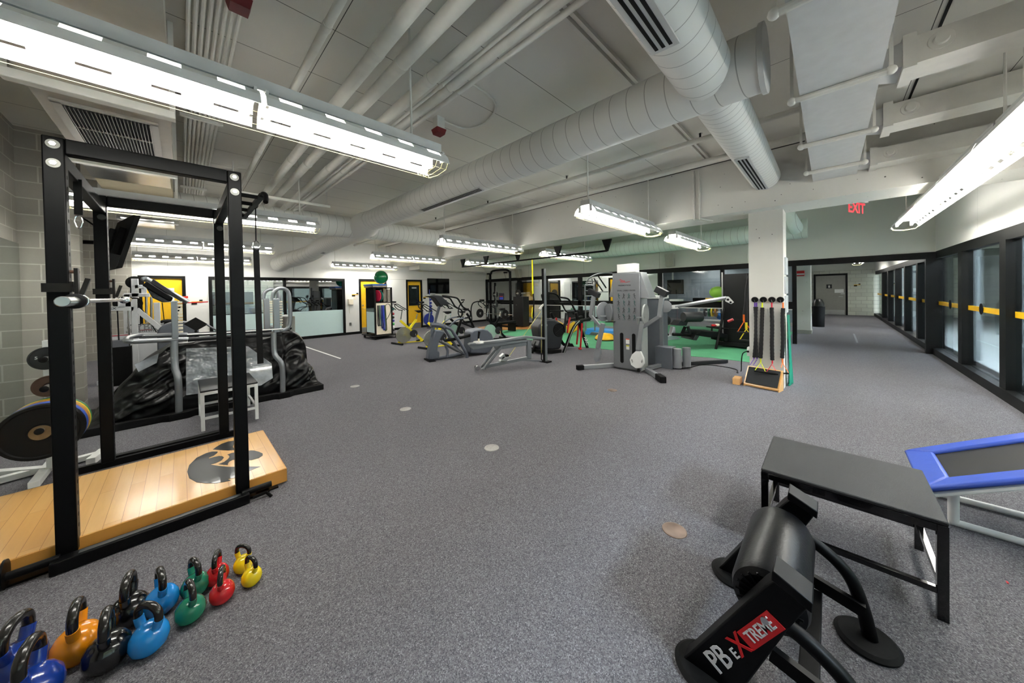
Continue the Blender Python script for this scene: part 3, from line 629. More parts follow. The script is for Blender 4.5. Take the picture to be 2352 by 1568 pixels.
# ------------------------------------------------------------ foreground left: platform, power rack, kettlebells
t = thing('lifting_platform', 'light oak plank platform with black bird-head emblem under the power rack', 'platform', (-.4, 3.8, 0))
obj('deck', G().box(-1.34, .58, 3.25, 4.36, .012, .12), wood('oak_platform', 1), t, bev=.002, sm=False)
obj('edge_board', G().box(-1.34, .583, 3.243, 3.25, .012, .117).box(.58, .587, 3.243, 4.36, .012, .117), wood('oak_edge', 0, .2, 3, 'C98F42', 'CF9548', 'B07C38', .2), t, sm=False)
INK = mat('emblem_black', '06070a', .3, coat=.1, spec=.3)
def decal(name, px, parent, z=.1205):
    obj(name, G().pts([Z_(x, y, z) for x, y in px], (0, 0, .0012)), INK, parent, sm=False)
decal('emblem_crest', [(546, 1011), (545.5, 1015), (537.4, 1020), (535, 1026), (538, 1031), (542, 1033), (523.6, 1034.2), (508.7, 1033.3), (489, 1032), (497, 1026), (508.7, 1019), (523.6, 1013.8), (544.3, 1010.6)], t)
decal('emblem_head', [(500, 1036.7), (487, 1036.7), (480, 1038.5), (473, 1040.6), (451.5, 1051), (434.5, 1068), (430, 1083), (434.5, 1098), (451.5, 1107.5), (473, 1109.6), (497, 1109.6), (514.4, 1106.8), (529.4, 1103.3), (523, 1099.9), (547.7, 1095.9), (577.6, 1079.2), (598.3, 1071.2), (577.6, 1071.2), (547.7, 1071.8), (523.6, 1071.8), (503, 1070), (482.9, 1066.6), (495, 1063.7), (508.7, 1057.4), (514.4, 1050.5), (511, 1047.6), (503, 1047), (491.5, 1049.4), (480, 1052.8), (480, 1050.5), (491.5, 1045.9), (499.5, 1039.6)], t)
decal('emblem_beak', [(522.5, 1043.6), (531.7, 1040.2), (546.6, 1037.3), (575.9, 1034.2), (583.3, 1034.4), (594.8, 1037.3), (603.4, 1041.3), (603.4, 1045.9), (594.8, 1051.7), (577.6, 1056.5), (546.6, 1055.1), (535, 1055.7), (527, 1059.7), (523.6, 1064.3), (523.4, 1067.7), (512, 1066.8), (501.8, 1065.7), (514.4, 1060.8), (523.6, 1054), (527, 1049.4), (526, 1046)], t)
# power rack
t = thing('power_rack', 'tall black steel power rack with punched uprights standing over the oak platform', 'power rack', (-.1, 4, 0))
X0, X1, Y0, Y1, RH = -.50, .30, 3.20, 4.72, 2.5
for (x, y) in ((X0, Y0), (X1, Y0), (X0, Y1), (X1, Y1)):
    sx = 1
    up = obj('upright', G().box(x-.04, x+.04, y, y+.08, .06, RH), BLACK, t, bev=.006, ang=.5)
    g = G()
    for i in range(34):
        z = .2+i*.065
        if .1 < z < 2.3: g.cyl((x+.0402, y+.04, z), (x+.0408, y+.04, z), .0125, 12)
    obj('peg_holes', g, BLK2, up, sm=False)
obj('top_beam', G().box(X0+.04, X1-.04, Y0, Y0+.07, RH-.09, RH), BLACK, t, bev=.006); obj('top_beam', G().box(X0+.04, X1-.04, Y1+.01, Y1+.08, RH-.09, RH), BLACK, t, bev=.006)
for x in (X0, X1): obj('side_beam', G().box(x-.035, x+.035, Y0+.08, Y1, RH-.16, RH-.07), BLACK, t, bev=.006)
for x in (X0, X1):
    obj('base_rail', G().box(x-.035, x+.035, Y0+.08, Y1, .01, .07), BLACK, t, bev=.005, sm=False) if x == X0-9 else None
for y, s in ((Y0, -1), (Y1, 1)):
    yy = y-.05 if s < 0 else y+.13
    obj('base_rail', G().box(X0-.05, X1+.03, yy-.035, yy+.035, .005, .075), BLACK, t, bev=.005)
    obj('floor_strip', G().box(X0-.28, X1+.16, (y-.012 if s < 0 else y+.05), (y+.04 if s < 0 else y+.09), .0, .06 if s > 0 else .012), BLACK, t, sm=False)
obj('step_plate', G().box(X0+.05, X1-.02, Y0-.07, Y0-.035, .075, .079), mat('worn_plate', '3c3e40', .4, .5), t, sm=False)
for x in (X0-.10, X1+.09):
    obj('storage_peg', G().cyl((x-.10, Y0-.03, .07), (x+.08, Y0-.03, .07), .022, 14), BLACK, t)
obj('peg_flange', G().cyl((X0-.20, Y0-.03, .085), (X0-.19, Y0-.03, .085), .075, 20), BLACK, t)
obj('anchor_plate', G().box(X0-.33, X0-.12, Y0+.0, Y0+.055, .0, .01), BLACK, t, sm=False); obj('anchor_plate', G().box(X1+.08, X1+.22, Y0+.0, Y0+.055, .0, .012), BLACK, t, sm=False)
obj('hook_bracket', G().tube([(X1+.05, Y0-.07, .03), (X1+.13, Y0-.07, .035), (X1+.16, Y0-.1, .0)], .012, 8), BLACK, t)
for x in (X0, X1):
    for z in (RH-.045, RH-.155):
        b = obj('washer', G().cyl((x, Y0, z), (x, Y0-.004, z), .026, 24), mat('washer_zinc', '9a9a94', .5, .4), t)
        obj('bolt', G().cyl((x, Y0-.004, z), (x, Y0-.014, z), .014, 6), CHROME, b)
    obj('washer', G().cyl((x+.01, Y1, RH-.2), (x+.01, Y1-.006, RH-.2), .026, 20), mat('dull_bolt', '4a4a48', .5, .5), t)
# chin-up ladder at the far right corner
g = G(); a = [(X1+.04, Y0+.12, 2.40), (X1+.30, Y0+.62, 2.42)]
for k in range(4): obj('ladder_rung', G().cyl((X1+.03, 3.36+.28*k, 2.37), (X1+.17, 3.36+.28*k, 2.37), .016, 10), BLACK, t)
obj('ladder_rail', G().bar((X1+.175, 3.27, 2.37), (X1+.17, 4.30, 2.37), .035, .03), BLACK, t); obj('grip_bar', G().tube(curve([(X1+.175, 3.36, 2.37), (X1+.177, 3.24, 2.375), (X1+.185, 3.18, 2.35), tuple(Y_(610, 464, 3.12))]), .017, 12), BLACK, t)
# bar saddles (J hooks)
for (x, y, k) in ((X0+.0, Y0, 0), (X0+.0, Y1, 1)):
    obj('bar_saddle', G().box(x-.05, x+.055, y-.035, y-.003, 1.60, 1.65).box(x+.045, x+.06, y-.03, y+.05, 1.60, 1.66).box(x+.06, x+.075, y-.02, y+.03, 1.56, 1.74).bar((x+.08, y, 1.57), (x+.11, y, 1.68), .03, .02), mat('worn_steel', '2e2c2a', .4, .8, .3), t, sm=False)
    obj('saddle_pin', G().cyl((x+.03, y+.03, 1.72), (x+.075, y+.03, 1.72), .01, 10), mat('rust', '5a3a26', .7), t)
# barbell (along Y)
t = thing('barbell', 'chrome olympic barbell resting in the rack at eye level, seen end on', 'barbell', (-.38, 4, 1.56))
bx, bz = -.395, 1.545
obj('shaft', G().cyl((bx, 2.98, bz), (bx, 5.0, bz), .014, 16), CHROME, t)
for y0, y1, s in ((2.60, 2.98, 1), (5.0, 5.38, -1)):
    sl = obj('sleeve', G().lathe([(.0, 0), (.022, 0), (.025, .004), (.025, .36), (.034, .362), (.036, .38), (.02, .385)] if s > 0 else [(.02, -.005), (.036, 0), (.034, .018), (.025, .02), (.025, .376), (.022, .38), (0, .38)], (bx, y0, bz), (0, 1, 0), 24), CHROME, t)
obj('collar_ring', G().lathe([(.028, 0), (.04, .01), (.04, .05), (.028, .06)], (bx, 2.84, bz), (0, 1, 0), 24), RUB, t)
# strap and carabiner on the left of the rack, band on the right
t = thing('hanging_strap', 'short black strap with silver snap hook hanging in the rack', 'strap', (X0+.03, 3.75, 2.2))
px = Y_(180, 500, 3.6)
obj('strap', G().box(px.x-.016, px.x+.02, 3.59, 3.605, px.z+.02, 2.36), BLK2, t, sm=False)
c = px; obj('snap_hook', G().tube([Vector((c.x, 3.6, c.z-.028))+Vector((.017*math.cos(q)*(.8 if math.sin(q) < 0 else 1), 0, .042*math.sin(q))) for q in [2*PI*i/20 for i in range(20)]], .0045, 8, closed=True), CHROME, t)
t = thing('hanging_band', 'long black webbing strap hanging from the chin-up bars by a carabiner', 'strap', (.47, 3.8, 1.2))
a = Y_(587, 478, 3.72); b = Y_(588, 560, 3.72); e = Y_(597, 835, 3.72)
obj('cord', G().tube([a, (b.x, b.y, b.z+.03)], .005, 6), BLK2, t); obj('loop_knot', G().sph((a.x, a.y, a.z+.03), .022, (1, 1, 1.6), 10), BLK2, t)
obj('carabiner', G().tube([Vector((b.x+.002, b.y, b.z-.012))+Vector((.024*math.cos(q), 0, .038*math.sin(q))) for q in [2*PI*i/16 for i in range(16)]], .005, 8, closed=True), CHROME, t)
obj('strap', G().pts([(b.x-.022, b.y, b.z-.04), (b.x+.022, b.y, b.z-.04), (e.x+.028, e.y, e.z), (e.x-.018, e.y, e.z)], (0, .008, 0)), BLK2, t, sm=False, bev=.002)
# kettlebells: two rows
def kettlebell(kind, col, s, x, y, rz, label):
    r = .074*s; hz = r*.93; ht = .215*s
    t = thing('kettlebell', label, 'kettlebell', (x, y, 0), rz, 'coloured kettlebells in two rows')
    body = mat('vinyl_'+kind, col, .22, coat=.6, var=.02)
    g = G().lathe([(0, 0), (r*.52, 0), (r*.60, r*.05), (r*.93, r*.45), (r, r*.85), (r*.93, r*1.28), (r*.72, r*1.62), (r*.45, r*1.82), (0, r*1.88)], n=32)
    for sx in (-1, 1): g.tube(curve([(sx*r*.45, 0, r*1.45), (sx*r*.66, 0, r*1.85), (sx*r*.80, 0, r*2.25)], 4), [.021*s]*2+[.0195*s]*7, 16)
    obj('bell', g, body, t, world=False, ang=1.2)
    w = r*.80; hp = [(-w, 0, r*2.2), (-w*1.0, 0, r*2.5), (-w*.86, 0, r*2.85), (-w*.45, 0, r*3.08), (0, 0, r*3.13), (w*.45, 0, r*3.08), (w*.86, 0, r*2.85), (w, 0, r*2.5), (w, 0, r*2.2)]
    obj('handle', G().tube(curve(hp, 4), .0165*s, 16), mat('handle_black', '23211f', .25, .3, coat=.3), t, world=False)
    return t
KB = [('yellow', 'F2D20A', .62, .215, 2.38, 'yellow kettlebell in the back row'), ('yellow', 'F2D20A', .62, .235, 2.24, 'yellow kettlebell in the front row'),
      ('red', 'CC1720', .70, .105, 2.385, 'red kettlebell in the back row'), ('red', 'CC1720', .70, .115, 2.225, 'red kettlebell in the front row'),
      ('green', '137A5C', .78, .02, 2.375, 'green kettlebell in the back row'), ('green', '137A5C', .78, .0, 2.205, 'green kettlebell in the front row'),
      ('sky', '1583CF', .88, -.10, 2.37, 'sky blue kettlebell in the back row'), ('sky', '1583CF', .88, -.13, 2.15, 'sky blue kettlebell in the front row'),
      ('black', '0c0c0e', .97, -.205, 2.40, 'black kettlebell in the back row'), ('black', '0c0c0e', .97, -.25, 2.19, 'black kettlebell in the front row'),
      ('orange', 'E88F0E', 1.02, -.345, 2.33, 'orange kettlebell between the black and dark blue ones'), ('navy', '12348c', 1.1, -.50, 2.37, 'dark blue kettlebell in the back row at the left edge'), ('navy', '12348c', 1.1, -.43, 2.17, 'dark blue kettlebell in front, cut by the bottom edge')]
RZ = [.8, .5, -.25, -.15, .3, .2, .12, .6, -.25, -.15, -.2, -.5, -.35]
for (k, c, s, x, y, l), rz in zip(KB, RZ): kettlebell(k, c, s, x, y, math.atan2(y, x)-PI+rz, l)
# ------------------------------------------------------------ foreground right: roller bench, black plyo box, trampoline
t = thing('roller_bench', 'black padded roller back bench with slanted side plates lettered PB EXTREME', 'exercise bench', (1.75, .2, 0))
for k, x in enumerate((1.46, 2.06)):
    s = obj('side_plate', G().prism([(.455, 0), (.27, 0), (.218, .104), (.106, .38), (.055, .49), (.144, .53), (.17, .493), (.42, .055)], (x-.035, 0, 0), (0, 1, 0), (0, 0, 1), (.07, 0, 0)), BLACK, t, bev=.006, ang=.5)
    obj('top_cap', G().prism([(.146, .572), (.042, .524), (.045, .488), (.15, .536)], (x-.05, 0, 0), (0, 1, 0), (0, 0, 1), (.10, 0, 0)), BLACK, t, bev=.004)
    obj('foot_disc', G().lathe([(0, 0), (.10, 0), (.105, .012), (.09, .024), (0, .028)], (x, .375, 0), n=32), RUB, t)
    obj('curved_leg', G().tube(curve([(x, .12, .37), (x, .063, .351), (x, -.015, .303), (x, -.066, .24), (x, -.10, .13), (x, -.12, .02)]), .025, 14), BLACK, t)
    obj('foot_disc', G().lathe([(0, 0), (.10, 0), (.105, .012), (.09, .024), (0, .028)], (x, -.11, 0), n=32), RUB, t)
    obj('bolt', G().cyl((x-.036, .169, .376), (x-.046, .169, .376), .012, 14), CHROME, t)
obj('cross_beam', G().box(1.49, 2.03, .03, .09, .11, .15), BLACK, t, bev=.004); obj('strut', G().bar((2.03, -.10, .15), (2.03, .16, .21), .025, .05), BLACK, t); obj('strut', G().bar((1.49, -.10, .15), (1.49, .16, .21), .025, .05), BLACK, t)
obj('roller_pad', G().lathe([(0, .015), (.045, .01), (.09, 0), (.112, .012), (.12, .04), (.12, .46), (.112, .488), (.09, .50), (0, .49)], (1.51, .17, .375), (1, 0, 0), 44), mat('black_vinyl', '08080a', .36, bump=.15, bscale=120, spec=.3), t)
g = G()
for i in range(20):
    q = 2*PI*i/20; g.bar((1.511, .17+.045*math.cos(q), .375+.045*math.sin(q)), (1.507, .17+.10*math.cos(q), .375+.10*math.sin(q)), .006, .006)
obj('gathered_vinyl', g, mat('black_vinyl', ''), t)
u = Vector((0, -.30, .42)).normalized(); v = Vector((0, .42, .30)).normalized()
# lettering on the outer face of the near plate (faces -X); reading direction goes up the slope
fx = 1.4235
u = Vector((0, .28, -.45)).normalized()*-1; v = Vector((0, -u.z, u.y)); v = v if v.z > 0 else -v
c0 = Vector((fx, .27, .185))
def onp(a, b): return Vector((fx, c0.y, c0.z))+u*a+v*b
obj('red_label', G().pts([onp(.08, -.03), onp(.25, -.03), onp(.25, .03), onp(.08, .03)], (-.0015, 0, 0)), RED, t, sm=False)
lt = mat('label_silver', 'D5D5D5', .4)
text('letters', 'TREME', .052, lt, t, onp(.165, 0)-Vector((.003, 0, 0)), u, v, wide=.85); text('letters', 'PB', .10, lt, t, onp(-.075, 0)-Vector((.003, 0, 0)), u, v, wide=.9); text('letters', 'E', .045, lt, t, onp(.005, -.01)-Vector((.003, 0, 0)), u, v); text('letters', 'X', .09, RED, t, onp(.05, 0)-Vector((.003, 0, 0)), u, v)
# black plyo box
t = thing('plyometric_box', 'black steel framed plyo box with rubber top in the right foreground', 'plyo box', (2.7, -.04, 0))
x0, x1, y0, y1, z = 2.42, 3.02, -.385, .30, .465
GRIT = mat('gritty_rubber', '18191b', .55, var=.25, nscale=200, bump=.6, bscale=350)
def plyo(t, x0, x1, y0, y1, z, m, top, w=.035, rail=.12, taper=0):
    obj('top', G().box(x0, x1, y0, y1, z-.02, z), top, t, bev=.006)
    for x, y in ((x0, y0), (x1-w, y0), (x0, y1-w), (x1-w, y1-w)): obj('leg', G().box(x, x+w, y, y+w, 0, z-.02), m, t, bev=.002)
    for n_, g in (('top_rail', G().box(x0+w, x1-w, y0, y0+w*.7, z-.055, z-.02)), ('top_rail', G().box(x0+w, x1-w, y1-w*.7, y1, z-.055, z-.02)), ('top_rail', G().box(x0, x0+w*.7, y0+w, y1-w, z-.055, z-.02)), ('top_rail', G().box(x1-w*.7, x1, y0+w, y1-w, z-.055, z-.02)),
                  ('lower_rail', G().box(x0+w, x1-w, y0, y0+w*.7, rail, rail+w*.8)), ('lower_rail', G().box(x0+w, x1-w, y1-w*.7, y1, rail, rail+w*.8)), ('lower_rail', G().box(x0, x0+w*.7, y0+w, y1-w, rail, rail+w*.8)), ('lower_rail', G().box(x1-w*.7, x1, y0+w, y1-w, rail, rail+w*.8))):
        obj(n_, g, m, t, bev=.002)
plyo(t, x0, x1, y0, y1, z, mat('gloss_black', '070708', .16, .2, coat=.6), GRIT)
# trampoline, tilted
t = thing('mini_trampoline', 'tilted mini trampoline with blue edge pad at the right edge', 'trampoline', (3.7, -.9, 0))
BLU = mat('blue_vinyl', '3654B5', .42, bump=.1); ang = math.atan(.56)
o = Vector((3.565, -.42, .245)); u = Vector((1, 0, 0)); v = Vector((0, -math.cos(ang), math.sin(ang))); n_ = u.cross(v)*-1
if n_.z < 0: n_ = -n_
def tp(a, b, c=0): return o+u*a+v*b+n_*c
W, L_, pw = .335, 1.15, .12
for A in (((-W, 0), (W, 0), (W-pw, pw*1.2), (-W+pw, pw*1.2)), ((-W, 0), (-W+pw, pw*1.2), (-W+pw, L_-pw), (-W, L_)), ((W, 0), (W, L_), (W-pw, L_-pw), (W-pw, pw*1.2)), ((-W, L_), (-W+pw, L_-pw), (W-pw, L_-pw), (W, L_))):
    obj('edge_pad', G().pts([tp(a, b, .0) for a, b in A], n_*.035), BLU, t, bev=.014)
obj('bounce_mat', G().pts([tp(-W+.1, .1, .005), tp(W-.1, .1, .005), tp(W-.1, L_-.1, .005), tp(-W+.1, L_-.1, .005)], n_*.008), mat('mat_black', '111111', .6), t, sm=False)
obj('frame', G().tube([tp(-W+.03, .03, -.02), tp(W-.03, .03, -.02), tp(W-.03, L_-.03, -.02), tp(-W+.03, L_-.03, -.02)], .018, 10, closed=True), WHT, t)
p = Z_(2190, 1200, .02)
for x in (p.x, 3.84):
    obj('leg', G().cyl((x, p.y, .03), (x, p.y, .27), .024, 14), WHT, t); obj('base_tube', G().cyl((x, p.y+.02, .025), (x, -1.35, .025), .02, 12), WHT, t); obj('leg', G().cyl((x, -1.33, .03), (x, -1.33, .70), .022, 14), WHT, t)
cov = lambda m, loc, l: one('floor_box_cover', G().lathe([(0, 0), (.074, 0), (.072, .004), (.06, .005), (.058, .004), (0, .004)], loc, n=32), m, l, 'outlet cover', loc, 'round floor outlet covers')
BR, SV = mat('brass_plate', '7d6b60', .45, .6, .2), mat('zinc_plate', '9b9894', .45, .6, .2, nscale=40)
cov(BR, (2.19, .72, 0), 'round brass floor outlet cover nearest the camera'); src = cov(SV, (2.14, 2.42, 0), 'round silver floor cover in the middle of the carpet')
cp(src, (2.09, 4.10, 0), label='round silver floor cover left of the middle of the carpet'); cp(src, (2.04, 5.78, 0), label='round silver floor cover near the covered treadmill')
cov(BR, (4.66, 2.42, 0), 'round brown floor cover before the steel cable machine')
one('red_scrap', G().box(2.955, 2.972, -.655, -.648, 0, .004), RED, 'tiny red scrap on the carpet right of the black plyo box', 'scrap', (2.96, -.65, 0))
one('floor_tape', G().hexa([Z_(700, 796.5, 0), Z_(781, 824, 0), Z_(784, 822.5, 0), Z_(702, 795, 0), Z_(700, 796.5, .003), Z_(781, 824, .003), Z_(784, 822.5, .003), Z_(702, 795, .003)]), WHT, 'strip of white tape on the carpet right of the covered treadmill', 'tape', Z_(742, 810, 0))
p = Z_(1965, 775, 0)
one('grey_tape', G().hexa([Z_(1959, 766, 0), Z_(1967, 787, 0), Z_(1972, 787, 0), Z_(1963, 766, 0), Z_(1959, 766, .003), Z_(1967, 787, .003), Z_(1972, 787, .003), Z_(1963, 766, .003)]), mat('grey_tape', '5f646b', .6), 'strip of grey tape on the carpet before the hall', 'tape', p)
# ------------------------------------------------------------ plate tree with coloured plates
t = thing('plate_tree', 'white plate storage tree behind the power rack by the block wall', 'weight tree', (-.84, 5.0, 0))
tx, ty = -.83, 4.98
obj('column', G().box(tx-.035, tx+.035, ty-.035, ty+.035, .06, 1.2), WHT, t, bev=.004)
obj('foot', G().bar((tx-.05, ty-.3, .04), (tx-.05, ty+.3, .04), .06, .05), WHT, t, bev=.003); obj('foot', G().bar((tx-.35, ty+.05, .035), (tx+.22, ty+.16, .035), .06, .05), WHT, t, bev=.003)
obj('foot', G().bar((tx+.2, ty+.0, .03), (tx+.25, ty+.25, .03), .06, .06), WHT, t, bev=.003); obj('foot', G().bar((-1.2, 5.3, .03), (-.85, 4.98, .05), .06, .05), WHT, t, bev=.003)
for z in (.49, .80, 1.05):
    obj('peg', G().cyl((tx, ty-.03, z), (tx, 4.60 if z < .6 else 4.78, z), .022, 14), STEEL, t); obj('peg_tip', G().sph((tx, 4.59 if z < .6 else 4.77, z), .026, (1, .6, 1), 14), RUB, t)
def plate(r, w, m, loc, label, hub=STEEL, ax=(0, 1, 0), group='bumper plates on the white tree'):
    t = thing('weight_plate', label, 'weight plate', loc, 0, group)
    obj('disc', G().lathe([(.03, 0), (r*.28, 0), (r*.3, w*.12), (r*.86, w*.12), (r*.9, 0), (r*.985, 0), (r, w*.12), (r, w*.88), (r*.985, w), (r*.9, w), (r*.86, w*.88), (r*.3, w*.88), (r*.28, w), (.03, w)], (0, 0, 0), ax, 44), m, t, world=False)
    obj('hub', G().lathe([(.026, -.003), (r*.26, -.003), (r*.26, .002), (r*.24, w*.1)], (0, 0, 0), ax, 32), hub, t, world=False)
    return t
R_ = .225; HUBC = mat('worn_hub', '8a7558', .4, .7, .3); pz = .47
plate(R_, .07, mat('plate_black', '0a0a0b', .55, spec=.25), (tx, 4.63, pz), 'big black bumper plate at the front of the plate tree', HUBC)
plate(R_, .07, mat('plate_blue', '2f56b8', .5), (tx, 4.71, pz), 'blue bumper plate behind the black one on the tree'); plate(R_, .065, mat('plate_gold', 'B97D1E', .5), (tx, 4.79, pz), 'golden orange bumper plate on the tree')
plate(R_, .03, mat('plate_yellow', 'E8CC10', .5), (tx, 4.86, pz), 'thin yellow bumper plate on the tree'); plate(R_, .045, mat('plate_green', '0F6B3C', .5), (tx, 4.895, pz), 'green bumper plate at the back of the tree')
IRON = mat('plate_iron', '141416', .45, var=.2)
p5 = plate(.098, .025, IRON, (tx, 4.86, 1.05), 'small black five pound plate at the top of the tree', IRON); text('numeral', '5', .035, WHT, p5, (tx-.05, 4.857, 1.06), (1, 0, 0), (0, 0, 1))
plate(.092, .025, mat('plate_rust', '4b3528', .6, .2), (tx, 4.9, .80), 'small rusty brown plate on the middle peg of the tree', IRON)
# ------------------------------------------------------------ covered treadmill
t = thing('covered_treadmill', 'treadmill wrapped in a black vinyl air chamber with clear windows and grey rails', 'treadmill', (.4, 6.5, 0))
TARP = mat('black_tarp', '060607', .32, bump=.3, bscale=7, spec=.3)
def hprof(x):
    pts = [(-.80, .12), (-.62, .30), (-.35, .72), (-.12, .93), (.2, .95), (1.05, .95), (1.22, .97), (1.38, .90), (1.47, .70), (1.43, .50), (1.56, .34), (1.58, .12)]
    for (a, b), (c, d) in zip(pts, pts[1:]):
        if a <= x <= c: return b+(d-b)*(x-a)/(c-a)
    return pts[-1][1] if x > 1 else pts[0][1]
g = G(); NX, NV = 160, 80; rows_ = []
for i in range(NX+1):
    x = -.78+2.34*i/NX; h = hprof(x); row = []
    yf0, yf1 = 6.06, 6.34; yb = 6.98
    for j in range(NV+1):
        s = j/NV
        if s < .45: q = s/.45; y = yf0+(yf1-yf0)*q**1.3; z = .09+(h-.09)*q
        elif s < .6: q = (s-.45)/.15; y = yf1+(6.75-yf1)*q; z = h+.02*math.sin(PI*q)
        else: q = (s-.6)/.4; y = 6.75+(yb-6.75)*q; z = h+(.09-h)*q
        pn = Vector((x*2.2, y*2.2, z*2.2)); k = noise.noise(pn*1.3)*.05+abs(noise.noise(Vector((x*3+z*5, z*2, 1))))*.09+(.35-abs(noise.noise(Vector((x*5-z*7, z*2+x*1.5, 4)))))*.09
        edge = min(1, (z-.06)*6); win = 1-.75*max(0, min(1, 1-abs(x-.45)/.55))*(1 if s < .5 else 0)
        if x < -.15 or x > 1.12: k *= 1.4
        y2 = y-k*edge*win if s < .5 else y+k*edge; z2 = max(.07, z+noise.noise(pn*1.1+Vector((5, 0, 0)))*.07*edge*win*(.35 if -.1 < x < 1.1 else 1.1))
        x2 = x+noise.noise(pn*1.7+Vector((0, 9, 0)))*.03*edge
        row.append(g.b.verts.new((x2, y2, z2)))
    rows_.append(row)
for i in range(NX):
    for j in range(NV): g.b.faces.new((rows_[i][j], rows_[i+1][j], rows_[i+1][j+1], rows_[i][j+1]))
g.b.faces.new(rows_[0]); g.b.faces.new(rows_[-1][::-1])
obj('vinyl_cover', g, TARP, t, ang=3)
obj('base_frame', G().prism([(-.88, 5.98), (-.2, 5.98), (-.14, 5.93), (.04, 5.93), (.1, 5.98), (.95, 5.98), (1.0, 5.93), (1.14, 5.93), (1.2, 5.98), (1.62, 5.98), (1.62, 7.05), (-.88, 7.05)], (0, 0, 0), (1, 0, 0), (0, 1, 0), (0, 0, .09)), RUB, t, bev=.008)
CLR = mat('clear_vinyl', '8d9298', .12, 0, .45, nscale=6, bump=.8, bscale=9, coat=.9)
obj('clear_window', G().pts([Y_(427, 800, 6.14), Y_(427, 908, 6.02), Y_(600, 885, 6.02), Y_(627, 868, 6.03), Y_(624, 835, 6.10), Y_(570, 795, 6.17)], (0, .012, 0)), CLR, t, bev=.004)
obj('clear_window', G().pts([Y_(309, 837, 6.10), Y_(318, 854, 6.06), Y_(360, 833, 6.08), Y_(365, 811, 6.14)], (0, .012, 0)), CLR, t, sm=False)
RT = .036
def tub(name, pts, r=RT, m=SILV, k=5, n=14): return obj(name, G().tube(curve(pts, k), r, n), m, t)
for xb in (-.05, 1.06): 
    for y in (6.0, 7.0):
        d = 1 if y < 6.5 else -1; xt = -.075 if xb < 0 else .98
        tub('post', [(xb, y, .08), (xb, y, .50), (xt, y+.05*d, .68), (xt, y+.08*d, 1.0)], .036)
for y in (6.1, 6.9):
    tub('rail', [(-.42, y, 1.03), (0, y, 1.01), (.05, y, 1.0)], .03)
    tub('rail', [(.05, y, 1.0), (.5, y, .99), (1.08, y, .965)], .030, DGREY)
tub('rail_loop', [(-.40, 6.1, 1.03), (-.48, 6.2, 1.035), (-.50, 6.5, 1.04), (-.48, 6.8, 1.04), (-.40, 6.9, 1.04)], .03)
for y in (6.1, 6.9):
    u_ = obj('height_column', G().box(-.095, -.035, y-.035, y+.025, 1.03, 1.52), SILV, t, bev=.008)
    g = G()
    for i in range(10): g.box(-.035, .01, y-.02, y+.02, 1.10+i*.043, 1.122+i*.043)
    obj('height_notches', g, IVORY, u_, sm=False)
    u_ = obj('height_column', G().box(.98, 1.06, y-.045, y+.035, 1.0, 1.52), SILV, t, bev=.008)
    g = G()
    for i in range(10): g.box(1.06, 1.10, y-.02, y+.02, 1.10+i*.04, 1.12+i*.04)
    obj('height_notches', g, IVORY, u_, sm=False)
    tub('end_loop', [(.98, y, 1.50), (1.0, y, 1.62), (1.08, y, 1.68), (1.17, y, 1.64), (1.20, y, 1.5), (1.20, y, 1.15), (1.15, y, 1.04), (1.04, y, 1.02)], .028)
a, b = Y_(335, 640, 6.2), Y_(432, 694, 6.2)
obj('console_tube', G().tube([a, b], .03, 12), SILV, t); obj('console_tube', G().tube([a+Vector((0, .6, 0)), b+Vector((0, .6, 0))], .03, 12), SILV, t); obj('console_tube', G().tube([a, a+Vector((-.02, .1, 0)), a+Vector((-.02, .5, 0)), a+Vector((0, .6, 0))], .03, 12), SILV, t)
a2, b2, c2, d2 = Y_(326, 655, 6.12), Y_(392, 693, 6.12), Y_(396, 683, 6.12), Y_(338, 645, 6.12)
obj('console_body', G().pts([a2, b2, c2, d2], (0, .55, 0)), BLACK, t, bev=.01)
obj('bottle_basket', G().pts([Y_(335, 660, 6.15), Y_(350, 684, 6.15), Y_(372, 694, 6.15), Y_(390, 693, 6.15)], (0, .45, 0)), mat('mesh_basket', '4a4a4e', .3, .5, .5, nscale=40), t, bev=.01)
obj('upper_console', G().pts([Y_(352, 640, 6.15), Y_(430, 693, 6.15), Y_(418, 694, 6.15), Y_(345, 650, 6.15)], (0, .55, 0)), DGREY, t, bev=.006)
obj('red_bar', G().bar(Y_(405, 696, 6.3), Y_(478, 693, 6.3), .022, .014), RED, t); obj('red_clip', G().bar(Y_(415, 683, 6.3), Y_(432, 682, 6.3), .03, .03), mat('clip_red', 'E23A28', .4), t)
obj('black_pointer', G().bar(Y_(414, 700, 6.3), Y_(408, 718, 6.3), .02, .02), BLACK, t)
obj('brake_lever', G().tube([Y_(475, 745, 6.4), Y_(500, 760, 6.4)], .012, 8), SILV, t); obj('frame_stay', G().tube([Y_(430, 768, 6.05), Y_(500, 765, 6.05), Y_(650, 755, 6.05)], .010, 8), WHT, t)
text('letters', 'ALTER', .07, BLK2, t, Y_(572, 762, 6.065), (1, 0, 0), (0, 0, 1))
# white plyo box before it
t = thing('plyometric_box', 'white steel framed plyo box with black top in front of the covered treadmill', 'plyo box', (.4, 5.5, 0))
plyo(t, .13, .66, 5.2, 5.95, .47, WHT, mat('black_top', '111113', .5, bump=.3, bscale=300), .035, .13)
